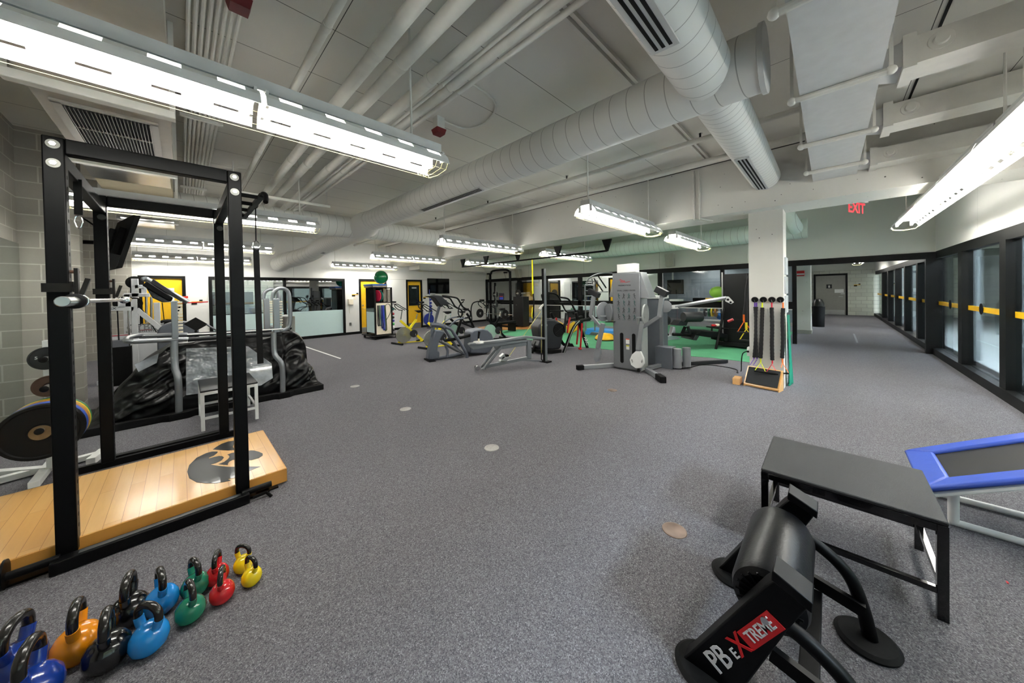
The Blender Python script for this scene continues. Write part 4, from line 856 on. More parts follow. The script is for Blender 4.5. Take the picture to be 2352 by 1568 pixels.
# ------------------------------------------------------------ middle distance: machines
def V_(x, y, p, q, off=0.):
    """sight line met with the vertical plane through floor points p, q (shifted sideways by off)"""
    n = Vector((q[1]-p[1], p[0]-q[0], 0)).normalized(); d = _ray(x, y); t = (n.x*p[0]+n.y*p[1]+off)/(n.x*d.x+n.y*d.y); return d*t+Vector((0, 0, H))
class Side:
    """a machine drawn in its own vertical plane; crop = (x0, y0, scale) of the measuring grid"""
    def __init__(s, p, q, x0, y0, k): s.p, s.q, s.x0, s.y0, s.k = p, q, x0, y0, k; s.n = Vector((q[1]-p[1], p[0]-q[0], 0)).normalized()
    def __call__(s, a, b, off=0.): 
        v = V_(s.x0+a/s.k, s.y0+b/s.k, s.p, s.q); return v+s.n*off
    def L(s, pts, off=0.): return [s(a, b, off) for a, b in pts]
    def tube(s, t, name, pts, r, m, off=0., k=4, smooth=True, n=10): return obj(name, G().tube(curve(s.L(pts, off), k) if smooth else s.L(pts, off), r, n), m, t)
    def slab(s, t, name, pts, w, m, off=0., bev=.01): return obj(name, G().pts(s.L(pts, off-w/2), s.n*w), m, t, bev=bev)
    def wheel(s, t, name, a, b, r, w, m, off=0., n=32):
        c = s(a, b, off-w/2); return obj(name, G().lathe([(0, 0), (r*.96, 0), (r, w*.2), (r, w*.8), (r*.96, w), (0, w)], c, s.n, n), m, t)
# --- spin bikes
DISC = mat('flywheel_metal', 'A9ABA4', .25, .8); GDISC = mat('flywheel_greenish', '9FBDAE', .3, .5)
def bike(label, dx, dy, fm, wm, group='spin bikes by the back wall', seatz=0):
    S = Side((4.62, 9.52), (5.55, 9.36), 840, 620, 8.71); t = thing('spin_bike', label, 'exercise bike', (5.05+dx, 9.45+dy, 0), 0, group)
    D = Vector((dx, dy, 0))
    base = S.__call__; S2 = Side(S.p, S.q, 840, 620, 8.71); S2.L = lambda pts, off=0.: [base(a, b, off)+D for a, b in pts]
    def fn(a, b, off=0.): return base(a, b, off)+D
    B = lambda n_, pts, w, h, m, off=0.: obj(n_, G().bar(fn(*pts[0], off), fn(*pts[1], off), w, h), m, t, bev=.006)
    B('frame_bar', [(690, 1010), (1140, 1410)], .05, .07, fm); B('frame_bar', [(1015, 985), (660, 1465)], .05, .07, fm); B('base_bar', [(650, 1462), (1130, 1415)], .04, .035, fm)
    S2.tube(t, 'seat_post', [(1005, 990), (1032, 880)], .016, CHROME, smooth=False); S2.tube(t, 'handle_post', [(700, 985), (728, 805)], .016, CHROME, smooth=False)
    S2.slab(t, 'seat', [(978, 815), (1010, 806), (1120, 800), (1120, 838), (1050, 855), (1020, 830)], .15, BLK2, bev=.02)
    for o in (-.17, .17): S2.tube(t, 'handlebar', [(640, 800), (560, 740), (548, 690), (600, 680), (700, 740), (820, 808)], .012, BLK2, o)
    obj('handlebar_cross', G().cyl(fn(700, 800, -.17), fn(700, 800, .17), .013, 8), BLK2, t); obj('grip_pad', G().bar(fn(570, 640, -.1), fn(570, 640, .1), .07, .05), BLK2, t, bev=.01)
    c = fn(757, 1300, .03); obj('flywheel', G().lathe([(0, -.01), (.235, -.01), (.245, 0), (.235, .02), (.05, .02), (0, .03)], c, S.n, 36), wm, t)
    c = fn(950, 1265, .05); obj('chain_guard', G().lathe([(0, 0), (.115, 0), (.12, .015), (.115, .03), (0, .03)], c, S.n, 24), DGREY, t)
    B('crank', [(975, 1270), (1010, 1400)], .03, .02, CHROME, .10); obj('pedal', G().bar(fn(1015, 1400, .17), fn(1015, 1400, .10), .09, .03), BLK2, t)
    for a, b in ((628, 1482), (1165, 1425)): 
        c = fn(a, b); obj('foot_bar', G().cyl((c.x+.04, c.y-.28, .035), (c.x-.04, c.y+.28, .035), .028, 12), BLK2, t)
    return t
bike('yellow spin bike closest to the wheeled cart, its seat before the windowed door', 0, 0, YPAINT, DISC); bike('yellow spin bike standing behind the grey elliptical trainer', .12, -1.42, YPAINT, DISC)
bike('black spin bike with greenish flywheel left of the fan bike', 1.45, -.55, BLACK, GDISC); 
bike('black spin bike with greenish flywheel closest to the squat rack', 2.15, -1.6, BLACK, GDISC)
# --- upright rower style bike with tall arms
S = Side((6.2, 8.1), (7.6, 7.7), 940, 660, 8.71)
t = thing('fan_bike', 'black dual action bike with tall curved arm levers beside the squat rack', 'exercise bike', (6.9, 7.9, 0))
S.tube(t, 'arm_lever', [(1100, 690), (1200, 770), (1000, 570), (990, 420), (1030, 330), (1090, 280)], .018, BLK2); S.tube(t, 'arm_lever', [(1295, 790), (1300, 640), (1285, 460), (1310, 340), (1380, 290), (1550, 272)], .018, BLK2, -.2)
S.tube(t, 'mast', [(1150, 520), (1200, 600), (1290, 790)], .035, BLACK); S.slab(t, 'seat', [(1005, 480), (1110, 470), (1100, 500), (1030, 510)], .2, BLK2); S.tube(t, 'seat_post', [(1050, 500), (1040, 640)], .02, CHROME)
S.tube(t, 'frame_bar', [(1040, 640), (940, 960)], .04, BLACK, smooth=False); S.tube(t, 'frame_bar', [(1040, 700), (1290, 800)], .03, BLACK, smooth=False); S.tube(t, 'base_bar', [(930, 990), (1300, 985)], .03, BLACK, smooth=False); S.tube(t, 'grip', [(1040, 250), (1105, 250)], .02, BLK2, smooth=False)
obj('mast_leg', G().cyl(S(1290, 790), S(1300, 985), .035, 10), BLACK, t)
# --- elliptical trainer, grey
S = Side((4.0, 6.66), (5.55, 6.30), 940, 660, 8.71)
t = thing('elliptical_trainer', 'large dark grey elliptical trainer behind the sloped rail machine', 'elliptical trainer', (4.6, 6.5, 0))
MG = mat('machine_grey', '5A5F69', .42, .2)
S.slab(t, 'front_cover', [(500, 840), (600, 845), (690, 880), (620, 980), (560, 1100), (540, 1255), (582, 1268), (578, 1400), (425, 1442), (355, 1435), (365, 1300), (400, 1150), (440, 1000)], .22, MG, bev=.03)
S.slab(t, 'front_foot', [(345, 1435), (480, 1435), (480, 1475), (345, 1475)], .4, RUB)
S.slab(t, 'mast', [(500, 715), (535, 540), (580, 370), (630, 360), (590, 500), (550, 640), (535, 720), (500, 840), (440, 1000), (430, 860)], .07, MG)
S.slab(t, 'console', [(345, 165), (440, 145), (590, 165), (640, 215), (780, 335), (640, 350), (600, 390), (555, 330), (470, 215)], .34, DGREY, bev=.012)
S.tube(t, 'console_screen_edge', [(420, 125), (520, 130)], .014, STEEL, smooth=False)
for o in (-.24, .24):
    S.tube(t, 'arm_lever', [(590, 165), (750, 185), (880, 215), (940, 300), (1000, 390), (1110, 450), (1145, 510), (1125, 580), (1030, 600)], .020, BLK2, o); S.tube(t, 'arm_link', [(1030, 600), (900, 625), (800, 690), (720, 780)], .020, MG, o)
    S.tube(t, 'rear_leg', [(640, 770), (760, 820), (830, 920), (1060, 1290), (1060, 1420)], .038, MG, o); S.tube(t, 'foot_track', [(600, 1060), (1010, 1285)], .035, mat('track_grey', '7a7c80', .3, .6), o*.6, smooth=False)
S.tube(t, 'shoulder', [(430, 750), (560, 750), (720, 790)], .06, MG); S.tube(t, 'grip_handle', [(700, 350), (760, 360), (800, 415), (850, 418)], .014, BLK2)
S.tube(t, 'base_beam', [(480, 1435), (1100, 1310), (1560, 1275)], .045, MG, smooth=False); S.tube(t, 'pedal_arm', [(650, 1050), (900, 1010), (1180, 940)], .035, BLK2, .15)
S.tube(t, 'side_leg', [(650, 1140), (690, 1240), (680, 1360)], .03, MG, .25)
S.slab(t, 'rear_housing', [(1150, 1140), (1165, 890), (1220, 840), (1400, 812), (1500, 835), (1580, 910), (1618, 1020), (1600, 1180), (1540, 1270), (1440, 1300), (1150, 1290)], .42, MG, bev=.03)
S.slab(t, 'housing_gap', [(1300, 860), (1345, 870), (1320, 1000), (1310, 1100), (1285, 1100)], .44, BLK2, bev=0)
# --- sloped rail machine with tall post
S = Side((4.11, 5.06), (5.62, 4.45), 1080, 540, 4.354)
t = thing('rail_trainer', 'silver grey sloped rail trainer with tall punched post and yellow cord', 'exercise machine', (4.9, 4.75, 0)); SG = mat('rail_grey', '6F7377', .35, .4, .03)
S.slab(t, 'rail', [(-20, 1090), (60, 1100), (540, 1030), (740, 1038), (740, 1022), (545, 1005), (330, 1040), (0, 1078)], .16, SG, bev=.005); S.slab(t, 'rail_face', [(-20, 1095), (20, 1140), (560, 1060), (560, 1040)], .12, SG, bev=.004)
S.slab(t, 'second_rail', [(240, 1110), (560, 1065), (560, 1100), (250, 1150)], .06, SG, bev=.004)
for o in (-.09, .09):
    S.tube(t, 'front_leg', [(120, 1330), (300, 1110)], .028, SG, o, smooth=False)
S.slab(t, 'rear_leg', [(565, 1050), (605, 1050), (605, 1230), (565, 1230)], .08, SG, bev=.004); S.slab(t, 'base_bar', [(180, 1290), (605, 1205), (605, 1235), (110, 1335)], .06, SG, bev=.004)
S.slab(t, 'base_extension', [(500, 1240), (710, 1250), (710, 1262), (500, 1252)], .06, SG, bev=.003)
for a, b in ((325, 1225), (365, 1205)): S.wheel(t, 'roller', a, b, .035, .1, BLK2, n=16)
S.slab(t, 'pulley_box', [(290, 1255), (340, 1215), (395, 1205), (350, 1258)], .12, STEEL, bev=.004); S.slab(t, 'pulley_box', [(290, 1215), (330, 1180), (345, 1215), (310, 1240)], .1, STEEL, bev=.004)
S.wheel(t, 'end_cap', 70, 1325, .05, .10, CHROME, n=20); obj('top_knob', G().lathe([(0, 0), (.11, 0), (.12, .015), (.11, .04), (0, .045)], S(85, 1082)), STEEL, t); obj('wooden_peg', G().cyl(S(85, 1070), S(85, 1035), .018, 8), IVORY, t)
p = S(752, 1275); pt = S(738, 335)
po = obj('post', G().box(p.x-.035, p.x+.035, p.y-.035, p.y+.035, 0, pt.z), SG, t, bev=.003)
g = G()
for i in range(26): g.cyl((p.x-.036, p.y, .12+i*.075), (p.x-.0355, p.y, .12+i*.075), .012, 8)
obj('post_face', G().box(p.x-.038, p.x-.034, p.y-.02, p.y+.035, 0, pt.z), BLK2, t, sm=False); obj('peg_holes', G().box(p.x-.042, p.x-.038, p.y, p.y+.008, .3, 1.5), STEEL, po, sm=False) if False else None
obj('post_foot', G().box(p.x-.06, p.x+.1, p.y-.1, p.y+.12, 0, .03), BLK2, t, bev=.004)
obj('cord', G().tube([S(705, 760), S(385, 1215)], .006, 6), mat('cord_yellow', 'D9D07A', .6), t); obj('cord', G().tube([S(712, 800), S(712, 1180)], .005, 6), mat('cord_yellow', ''), t)
obj('pulley_block', G().bar(S(690, 740), S(740, 680), .05, .03), mat('pulley_white', 'cfcdc6', .5), t, bev=.004); obj('cord_hook', G().tube([S(712, 1180), S(712, 1240), S(740, 1262)], .012, 6), BLK2, t)
obj('black_grip', G().tube(curve([S(725, 640), S(715, 600), S(735, 590), S(745, 640), S(735, 680)]), .018, 8), BLK2, t)
# --- arc trainer
S = Side((6.25, 5.25), (7.55, 4.8), 1210, 650, 8.253)
t = thing('arc_trainer', 'black and grey arc trainer with red linkages and round fan vent', 'elliptical trainer', (6.9, 5.0, 0)); CH = mat('charcoal_shell', '26272b', .35, .1)
S.slab(t, 'shell', [(145, 880), (160, 780), (220, 700), (330, 662), (450, 672), (560, 735), (605, 850), (615, 930), (590, 1060), (560, 1225), (400, 1255), (200, 1235), (135, 1200), (180, 1080)], .42, CH, bev=.05)
c = S(520, 870, .212); fr = obj('fan_vent', G().lathe([(.0, 0), (.145, 0), (.16, .018), (.175, .004), (.17, -.02), (0, -.02)], c, S.n, 36), BLK2, t)
obj('vent_spokes', G().bar(S(450, 930, .222), S(590, 810, .222), .006).bar(S(455, 800, .222), S(590, 900, .222), .006), DGREY, fr)
text('letters', 'CYBEX', .055, WHT, t, S(250, 785, .216), S(400, 785)-S(300, 785), (0, 0, 1))
S.slab(t, 'shell_base', [(150, 1235), (570, 1235), (560, 1330), (170, 1290)], .44, BLK2); 
for pts in ([(100, 1330), (130, 1230), (180, 1110)],): S.tube(t, 'front_brace', pts, .03, BLK2)
S.tube(t, 'floor_bar', [(100, 1275), (550, 1330)], .03, BLK2, smooth=False); S.slab(t, 'silver_foot', [(460, 1315), (545, 1320), (545, 1350), (460, 1345)], .05, STEEL)
for o in (-.22, .22):
    S.tube(t, 'curved_rail', [(565, 1385), (650, 1170), (730, 950), (810, 800), (900, 715), (1030, 680), (1140, 645)], .04, BLACK, o)
S.tube(t, 'rail_stripe', [(575, 1350), (650, 1150), (725, 945), (800, 790), (885, 700)], .01, STEEL,   .262)
S.tube(t, 'rear_leg', [(985, 740), (1155, 1245)], .04, BLK2, 0, smooth=False); S.slab(t, 'rear_foot', [(1110, 1240), (1190, 1240), (1190, 1262), (1110, 1262)], .3, BLK2)
u_ = (S(1150, 1180)-S(1080, 990)).normalized(); text('letters', 'ARC', .13, WHT, t, S(1108, 1090, .045), u_, S.n.cross(u_))
for pts, o in (([(955, 750), (945, 950), (925, 1215)], .2), ([(1075, 710), (1060, 900), (1035, 1180)], -.2), ([(730, 640), (700, 800), (680, 930)], .2), ([(600, 660), (605, 760)], -.1)): S.tube(t, 'red_link', pts, .024, RED, o)
S.tube(t, 'red_link', [(900, 1220), (940, 1220)], .03, RED, .2, smooth=False)
S.slab(t, 'foot_plate', [(780, 1160), (900, 1150), (935, 1215), (780, 1210)], .16, BLK2, -.15); S.tube(t, 'pedal_arm', [(600, 1000), (700, 1160), (800, 1140)], .04, BLK2)
S.tube(t, 'hand_lever', [(505, 180), (620, 200), (700, 270), (770, 420), (830, 530), (900, 555), (1100, 540)], .022, BLK2, -.22); S.tube(t, 'hand_lever', [(550, 270), (690, 300), (770, 420), (830, 530)], .022, BLK2, .22)
S.tube(t, 'mast', [(930, 560), (965, 690)], .045, BLK2, smooth=False); S.slab(t, 'console', [(425, 310), (540, 310), (575, 370), (480, 395)], .3, BLK2); S.tube(t, 'console_arm', [(560, 375), (800, 385)], .02, BLK2, smooth=False)
S.tube(t, 'fixed_grip', [(390, 530), (650, 522)], .022, BLK2, .1, smooth=False); S.tube(t, 'upright', [(460, 560), (510, 670)], .035, BLK2, 0, smooth=False); S.tube(t, 'post', [(700, 560), (670, 930)], .03, DGREY, .1, smooth=False)
# --- dual cable cross machine
t = thing('cable_cross_machine', 'silver grey dual cable cross machine with two jointed arms and exercise chart', 'cable machine', (6.3, 2.8, 0)); FM = mat('machine_silver', '7a7c80', .42, .35, .03); FL = mat('arm_silver', 'A2A5A9', .3, .6, .03)
obj('front_panel', G().box(6.0, 6.06, 2.53, 3.08, .03, 1.89), FM, t, bev=.012); obj('tower_body', G().box(6.06, 6.42, 2.56, 3.05, .0, 1.86), mat('panel_grey', 'A7AAA8', .45, .2), t, bev=.01)
obj('head_wing', G().pts([(6.03, 3.08, 1.82), (6.03, 3.02, 1.86), (6.03, 3.02, 1.42), (6.03, 3.17, 1.42)], (.3, 0, 0)), FL, t, bev=.006); obj('head_wing', G().pts([(6.03, 2.53, 1.89), (6.03, 2.58, 1.89), (6.03, 2.55, 1.40), (6.03, 2.36, 1.40)], (.3, 0, 0)), FL, t, bev=.006)
for y in (2.90, 2.66):
    obj('weight_slot', G().pts([(5.998, y+.035*math.cos(q), (.69 if math.sin(q) > 0 else .17)+.035*math.sin(q)) for q in [2*PI*i/24 for i in range(24)]], (-.003, 0, 0)), BLK2, t, sm=False)
obj('warning_label', G().box(5.996, 6, 2.745, 2.815, .52, .62), WHT, t, sm=False); obj('label_band', G().box(5.994, 5.996, 2.745, 2.815, .60, .62), mat('label_orange', 'E2572E', .5), t, sm=False); obj('warning_label', G().box(5.996, 6, 2.75, 2.81, .41, .49), WHT, t, sm=False); obj('label_band', G().box(5.994, 5.996, 2.75, 2.81, .47, .49), mat('label_yellow', 'D9D020', .5), t, sm=False)
LG = mat('print_dark', '2b2d30', .6); LT = mat('print_teal', '1f5b58', .6)
text('letters', 'FREEMOTION', .036, LG, t, (5.997, 2.83, 1.645), (0, -1, 0), (0, 0, 1), wide=1.15); text('letters', 'DUAL CABLE CROSS', .036, LG, t, (5.997, 2.80, 1.545), (0, -1, 0), (0, 0, 1), wide=1.1)
obj('script_emblem', G().tube(curve([(5.997, 2.93, 1.745), (5.997, 2.90, 1.765), (5.997, 2.90, 1.70), (5.997, 2.87, 1.75), (5.997, 2.86, 1.70), (5.997, 2.83, 1.74), (5.997, 2.82, 1.705), (5.997, 2.72, 1.715)], 6), .004, 5), RED, t)
random.seed(3)
for r_ in range(4):
    for c_ in range(4):
        g = G(); y0 = 2.955-c_*.105; z0 = 1.44-r_*.135
        g.cyl((5.996, y0, z0+.04), (5.999, y0, z0+.04), .009, 8)
        for (a, b) in (((0, .03), (0, -.01)), ((0, -.01), (.022*random.choice((-1, 1)), -.045)), ((0, -.01), (-.018, -.04)), ((0, .02), (.03*random.choice((-1, 1)), .02+random.uniform(-.03, .03))), ((0, .02), (-.025, .0))): g.bar((5.9975, y0+a[0], z0+a[1]), (5.9975, y0+b[0], z0+b[1]), .011, .004)
        g.box(5.996, 5.999, y0-.025, y0+.025, z0-.06, z0-.056)
        obj('chart_figure', g, LG if (r_+c_) % 2 else LT, t, sm=False)
def arm(px_up, px_lo, X, elbow, top, block, end, Xs=None):
    pass
def XL(pts, X): return [X_(x, y, X) for x, y in pts]
# left arm
X = 5.86
obj('lower_arm', G().bar(X_(1385, 742, X), X_(1373, 800, X), .085, .06, up=(1, 0, 0)), FL, t, bev=.01); obj('elbow_bar', G().bar(X_(1381, 752, X), X_(1355, 722, X), .06, .05, up=(1, 0, 0)), FL, t, bev=.006); obj('upper_arm', G().bar(X_(1357, 724, X), X_(1364, 678, X), .075, .05, up=(1, 0, 0)), FL, t, bev=.006)
obj('counterweight', G().bar(X_(1353, 667, X), X_(1376, 679, X), .10, .11, up=(1, 0, 0)), DGREY, t, bev=.006); obj('pulley_housing', G().pts(XL([(1368, 798), (1377, 798), (1379, 812), (1374, 829), (1368, 833), (1363, 824), (1364, 810)], X-.02), (.06, 0, 0)), FL, t, bev=.006); obj('stop_ball', G().sph(X_(1373, 838, X), .028, n=16), BLK2, t)
obj('chain', G().tube([X_(1373, 841, X), X_(1374, 850, X)], .006, 6), STEEL, t); obj('handle', G().tube(XL([(1368, 855), (1374, 851), (1381, 856)], X), .018, 8), BLK2, t)
dcn = X_(1389, 715, 5.98); obj('pivot_disc', G().lathe([(0, 0), (.19, 0), (.195, .01), (.19, .03), (0, .03)], (5.95, dcn.y, dcn.z), (.25, 1, 0), 36), FL, t)
obj('arm_cover', G().pts(XL([(1389, 704), (1394, 697), (1403, 699), (1407, 715), (1403, 737), (1396, 738), (1390, 722)], 5.95), (.12, 0, 0)), FM, t, bev=.01); obj('adjust_bracket', G().bar(X_(1376, 726, 5.85), X_(1392, 726, 5.85), .03, .03), FL, t, bev=.004); obj('side_shelf', G().bar(X_(1394, 739, 5.95), X_(1411, 739, 5.95), .14, .012), BLK2, t)
# right arm
X = 5.90
obj('lower_arm', G().bar(X_(1476, 738, X), X_(1466, 803, X), .085, .06, up=(1, 0, 0)), FL, t, bev=.01); obj('elbow_bar', G().bar(X_(1475, 752, X), X_(1516, 726, X), .065, .05, up=(1, 0, 0)), FM, t, bev=.006); obj('upper_arm', G().bar(X_(1515, 728, X), X_(1521, 677, X), .08, .05, up=(1, 0, 0)), FL, t, bev=.006)
obj('counterweight', G().bar(X_(1507, 663, X), X_(1532, 676, X), .11, .12, up=(1, 0, 0)), DGREY, t, bev=.006)
ph = obj('pulley_housing', G().pts(XL([(1459, 807), (1471, 807), (1478, 822), (1479, 835), (1472, 845), (1460, 846), (1449, 838), (1446, 826), (1451, 814)], X-.03), (.05, 0, 0)), WHT, t, bev=.008)
g = G()
for dy in (-1, 1):
    for q in (-.9, -.45, 0.0, .45): 
        c = X_(1463+8*dy, 828, X-.032); g.bar(c+Vector((0, -dy*.02*math.cos(q), .02*math.sin(q))), c+Vector((0, -dy*.045*math.cos(q), .05*math.sin(q))), .007, .004)
obj('housing_slots', g, BLK2, ph, sm=False)
obj('stop_ball', G().sph(X_(1467, 850, X), .032, n=16), BLK2, t); obj('chain', G().tube([X_(1467, 853, X), X_(1471, 864, X)], .006, 6), STEEL, t); obj('ankle_strap', G().tube(curve([X_(1471, 865, X), X_(1484, 868, X-.04), X_(1495, 873, X-.03), X_(1494, 868, X+.04), X_(1484, 864, X+.05), X_(1472, 866, X)]), [.014]*26, 8), BLK2, t)
dcn = X_(1488, 722, 6.0); obj('pivot_disc', G().lathe([(0, 0), (.19, 0), (.195, .01), (.19, .03), (0, .03)], (5.98, dcn.y+.02, dcn.z), (-.12, 1, 0), 36), mat('panel_grey', ''), t); obj('adjust_bracket', G().bar(X_(1462, 729, 5.88), X_(1482, 729, 5.88), .03, .03), FL, t, bev=.004); obj('spring', G().cyl(X_(1466, 731, 5.88), X_(1466, 744, 5.88), .02, 10), STEEL, t)
# feet
obj('foot_beam', G().bar(Z_(1338, 843, .04), Z_(1412, 838, .04), .07, .08), FL, t, bev=.006); a = Z_(1333, 844, .045); obj('foot_cap', G().bar(a+Vector((-.05, .05, 0)), Z_(1340, 843, .045), .09, .09), RUB, t, bev=.01)
obj('foot_beam', G().bar(Z_(1485, 848, .05), Z_(1514, 866, .05), .07, .08), FL, t, bev=.006); obj('foot_cap', G().bar(Z_(1511, 864, .05), Z_(1524, 873, .05), .10, .11), RUB, t, bev=.012)
obj('foot_beam', G().bar(Z_(1490, 845, .05), Z_(1521, 837, .05), .07, .07), FL, t, bev=.006); obj('foot_cap', G().bar(Z_(1518, 838, .05), Z_(1527, 835, .05), .09, .10), RUB, t, bev=.01)
one('white_carton', G().box(6.02, 6.2, 2.62, 2.99, 1.895, 2.06), WHT, 'white foam block lying on top of the cable machine', 'box', (6.1, 2.8, 1.895), bev=.004)
# --- second cable tower
t = thing('cable_tower', 'grey cable column with a long arm reaching right, behind the cable cross machine', 'cable machine', (7.0, 2.5, 0))
q0, q1 = X_(1489, 679, 6.8), X_(1521, 676, 6.8)
obj('tower_body', G().box(6.8, 7.1, q1.y, q0.y+.3, 0, q0.z-.06), mat('tower_dark', '5f636a', .45, .2), t, bev=.008); obj('tower_top', G().box(6.78, 7.12, q1.y-.02, q0.y+.3, q0.z-.06, q0.z+.0), WHT, t, bev=.008); obj('tower_edge', G().box(6.79, 6.83, q1.y-.01, q1.y+.06, 0, q0.z-.06), FM, t, bev=.006)
X = 6.95; a = X_(1533, 703, X); obj('pivot_disc', G().lathe([(0, 0), (.12, 0), (.12, .03), (0, .03)], (X-.1, a.y, a.z), (-1, 0, 0), 32), FL, t); obj('arm_root', G().bar(X_(1543, 705, X), X_(1558, 704, X), .08, .06, up=(1, 0, 0)), WHT, t, bev=.004)
obj('long_arm', G().tube([X_(1552, 704, X), X_(1668, 684, X)], .035, 14), FL, t); pb = obj('pulley_bracket', G().pts(XL([(1663, 681), (1673, 681), (1685, 694), (1679, 698), (1666, 692)], X-.02), (.04, 0, 0)), WHT, t, bev=.004)
obj('bracket_holes', G().cyl(X_(1672, 688, X-.021), X_(1672, 688, X-.025), .02, 10).cyl(X_(1678, 694, X-.021), X_(1678, 694, X-.025), .018, 10), BLK2, pb, sm=False)
obj('cable', G().tube([X_(1677, 698, X), X_(1678, 716, X), X_(1675, 733, X)], .008, 6), BLK2, t); obj('red_handle', G().tube([X_(1672, 738, X), X_(1684, 733, X)], .022, 8), RED, t)
obj('motor_box', G().box(6.62, 6.85, 2.18, 2.50, 0, .42), mat('tower_dark', ''), t, bev=.01)
for dx, dy in ((6.72, 2.12), (6.95, 2.02)): obj('cylinder', G().cyl((dx, dy, .03), (dx, dy, .40), .075, 24), FL, t)
obj('floor_arm', G().bar(Z_(1545, 836, .04), Z_(1670, 829, .04), .06, .06), DGREY, t, bev=.006); obj('floor_arm', G().bar(Z_(1538, 842, .03), Z_(1562, 841, .03), .07, .06), FL, t, bev=.006)
obj('power_cord', G().tube(curve([Z_(1530, 842, .008), Z_(1570, 846, .008), Z_(1610, 838, .008), Z_(1650, 840, .008), Z_(1690, 848, .008), Z_(1693, 856, .008), Z_(1702, 852, .008), X_(1703, 830, 6.45), X_(1706, 812, 6.45), X_(1717, 806, 6.44)], 6), .008, 6), BLK2, t)
# --- pull-up rail under the beam with yellow suspension straps
t = thing('suspension_rail', 'long black rail on triangular brackets fixed under the concrete beam', 'rail', (6.9, 6.5, 2.5))
for px_, py_ in ((1062, 604), (1115, 596), (1188, 590), (1280, 572), (1393, 558)):
    c = X_(px_, py_, 6.95); obj('bracket', G().pts([(6.95, c.y-.12, 2.745), (6.95, c.y+.12, 2.745), (6.95, c.y+.02, 2.47), (6.95, c.y-.02, 2.47)], (.05, 0, 0)), BLACK, t, sm=False)
a, b = X_(1060, 612, 6.95), X_(1393, 570, 6.95); obj('rail', G().cyl((6.975, a.y, 2.48), (6.975, b.y, 2.48), .022, 12), BLACK, t)
y = X_(1221, 600, 6.95).y; t = thing('suspension_trainer', 'yellow suspension strap with black handles hanging from the black rail', 'straps', (6.975, y, 1.5)); YS = mat('strap_yellow', 'F4EA10', .5)
obj('yellow_strap', G().box(6.97, 6.98, y-.025, y+.02, 1.48, 2.47), YS, t, sm=False); obj('black_strap', G().tube([(6.97, y-.02, 1.5), (6.97, y-.05, 1.3), (6.97, y-.03, 1.1), (6.97, y, .9), (6.97, y, .65)], .018, 8), BLK2, t); obj('yellow_strap', G().tube([(6.97, y, 1.12), (6.97, y+.03, .95), (6.97, y+.02, .8)], .02, 6), YS, t)
obj('handle_loop', G().tube([Vector((6.97, y, .55))+Vector((0, .06*math.cos(q), .11*math.sin(q))) for q in [2*PI*i/16 for i in range(16)]], .014, 8, closed=True), BLK2, t)
# --- squat rack station
t = thing('squat_rack', 'black squat rack station with plates and lat pulldown on the oak floor', 'power rack', (10.3, 10.3, 0))
K = lambda a, b, X=10.0: X_(1100+a/7.84, 560+b/7.84, X)
for a, b0, b1, X in ((202, 530, 1450, 10.0), (560, 490, 1480, 10.0), (290, 700, 1400, 11.0), (705, 690, 1380, 11.0)):
    q = K(a, b0, X); obj('upright', G().box(q.x-.04, q.x+.04, q.y-.04, q.y+.04, .03, q.z), BLACK, t, bev=.005)
obj('pull_up_bar', G().tube(curve([K(215, 545), K(255, 485), K(490, 465), K(560, 520)], 4), .045, 10), BLACK, t); 
for a, b in ((150, 540), (450, 515)): obj('side_bar', G().tube([K(a, b), K(a+60, b)], .035, 8), BLACK, t); obj('cable', G().tube([K(a, b), K(a+40, b+110)], .006, 5), BLK2, t)
for (a, b) in ((202, 1420), (560, 1440)): q = K(a, b); obj('base_bar', G().box(q.x-.04, 11.3, q.y-.04, q.y+.04, .02, .10), BLACK, t, bev=.005)
a, b = K(202, 1000, 11.2), K(560, 1000, 11.2); obj('base_bar', G().box(11.16, 11.24, b.y, a.y, .02, .1), BLACK, t, bev=.005); a, b = K(202, 1000), K(560, 1000); obj('base_bar', G().box(9.96, 10.04, b.y, a.y, .02, .1), BLACK, t, bev=.005)
obj('console_board', G().pts([K(360, 885), K(445, 885), K(445, 1015), K(360, 1015)], (.03, 0, 0)), mat('console_dark', '1b1c2a', .4), t, sm=False)
cd = obj('colour_pads', G().pts([K(375, 960), K(435, 960), K(435, 1000), K(375, 1000)], (-.01, 0, 0)), mat('pad_blue', '2a3fb0', .4), t, sm=False); obj('red_line', G().pts([K(375, 940), K(435, 940), K(435, 948), K(375, 948)], (-.01, 0, 0)), RED, t, sm=False)
q0, q1 = K(615, 950, 10.4), K(800, 1480, 10.4); obj('weight_stack_shroud', G().box(10.4, 10.8, q1.y, q0.y, .05, q0.z), mat('shroud_black', '101012', .4), t, bev=.01)
obj('crossbar', G().bar(K(400, 1070, 10.9), K(760, 1075, 10.9), .1, .08), BLACK, t); obj('guide_rod', G().tube([K(306, 760, 10.3), K(306, 1290, 10.3)], .012, 8), CHROME, t)
for a, b in ((290, 910), (290, 1090), (700, 890), (700, 1095)):
    q = K(a, b, 10.5); obj('storage_peg', G().cyl((q.x-.1, q.y, q.z), (q.x+.5, q.y, q.z), .02, 8), STEEL, t)
for (a, b, X, l) in ((290, 910, 10.42, 'upper left'), (290, 1090, 10.42, 'lower left'), (700, 890, 10.42, 'upper right'), (700, 1095, 10.42, 'lower right')):
    q = K(a, b, X); plate(.16, .05, IRON, (q.x, q.y, q.z), 'black iron plate stored on the squat rack, %s peg' % l, STEEL, (1, 0, 0), 'iron plates stored on the squat rack')
t = thing('barbell', 'barbell with a black plate on each end racked in the squat rack', 'barbell', (9.9, 10.3, .9)); a, b = K(-20, 1258, 9.92), K(610, 1262, 9.92); zc = (a.z+b.z)/2
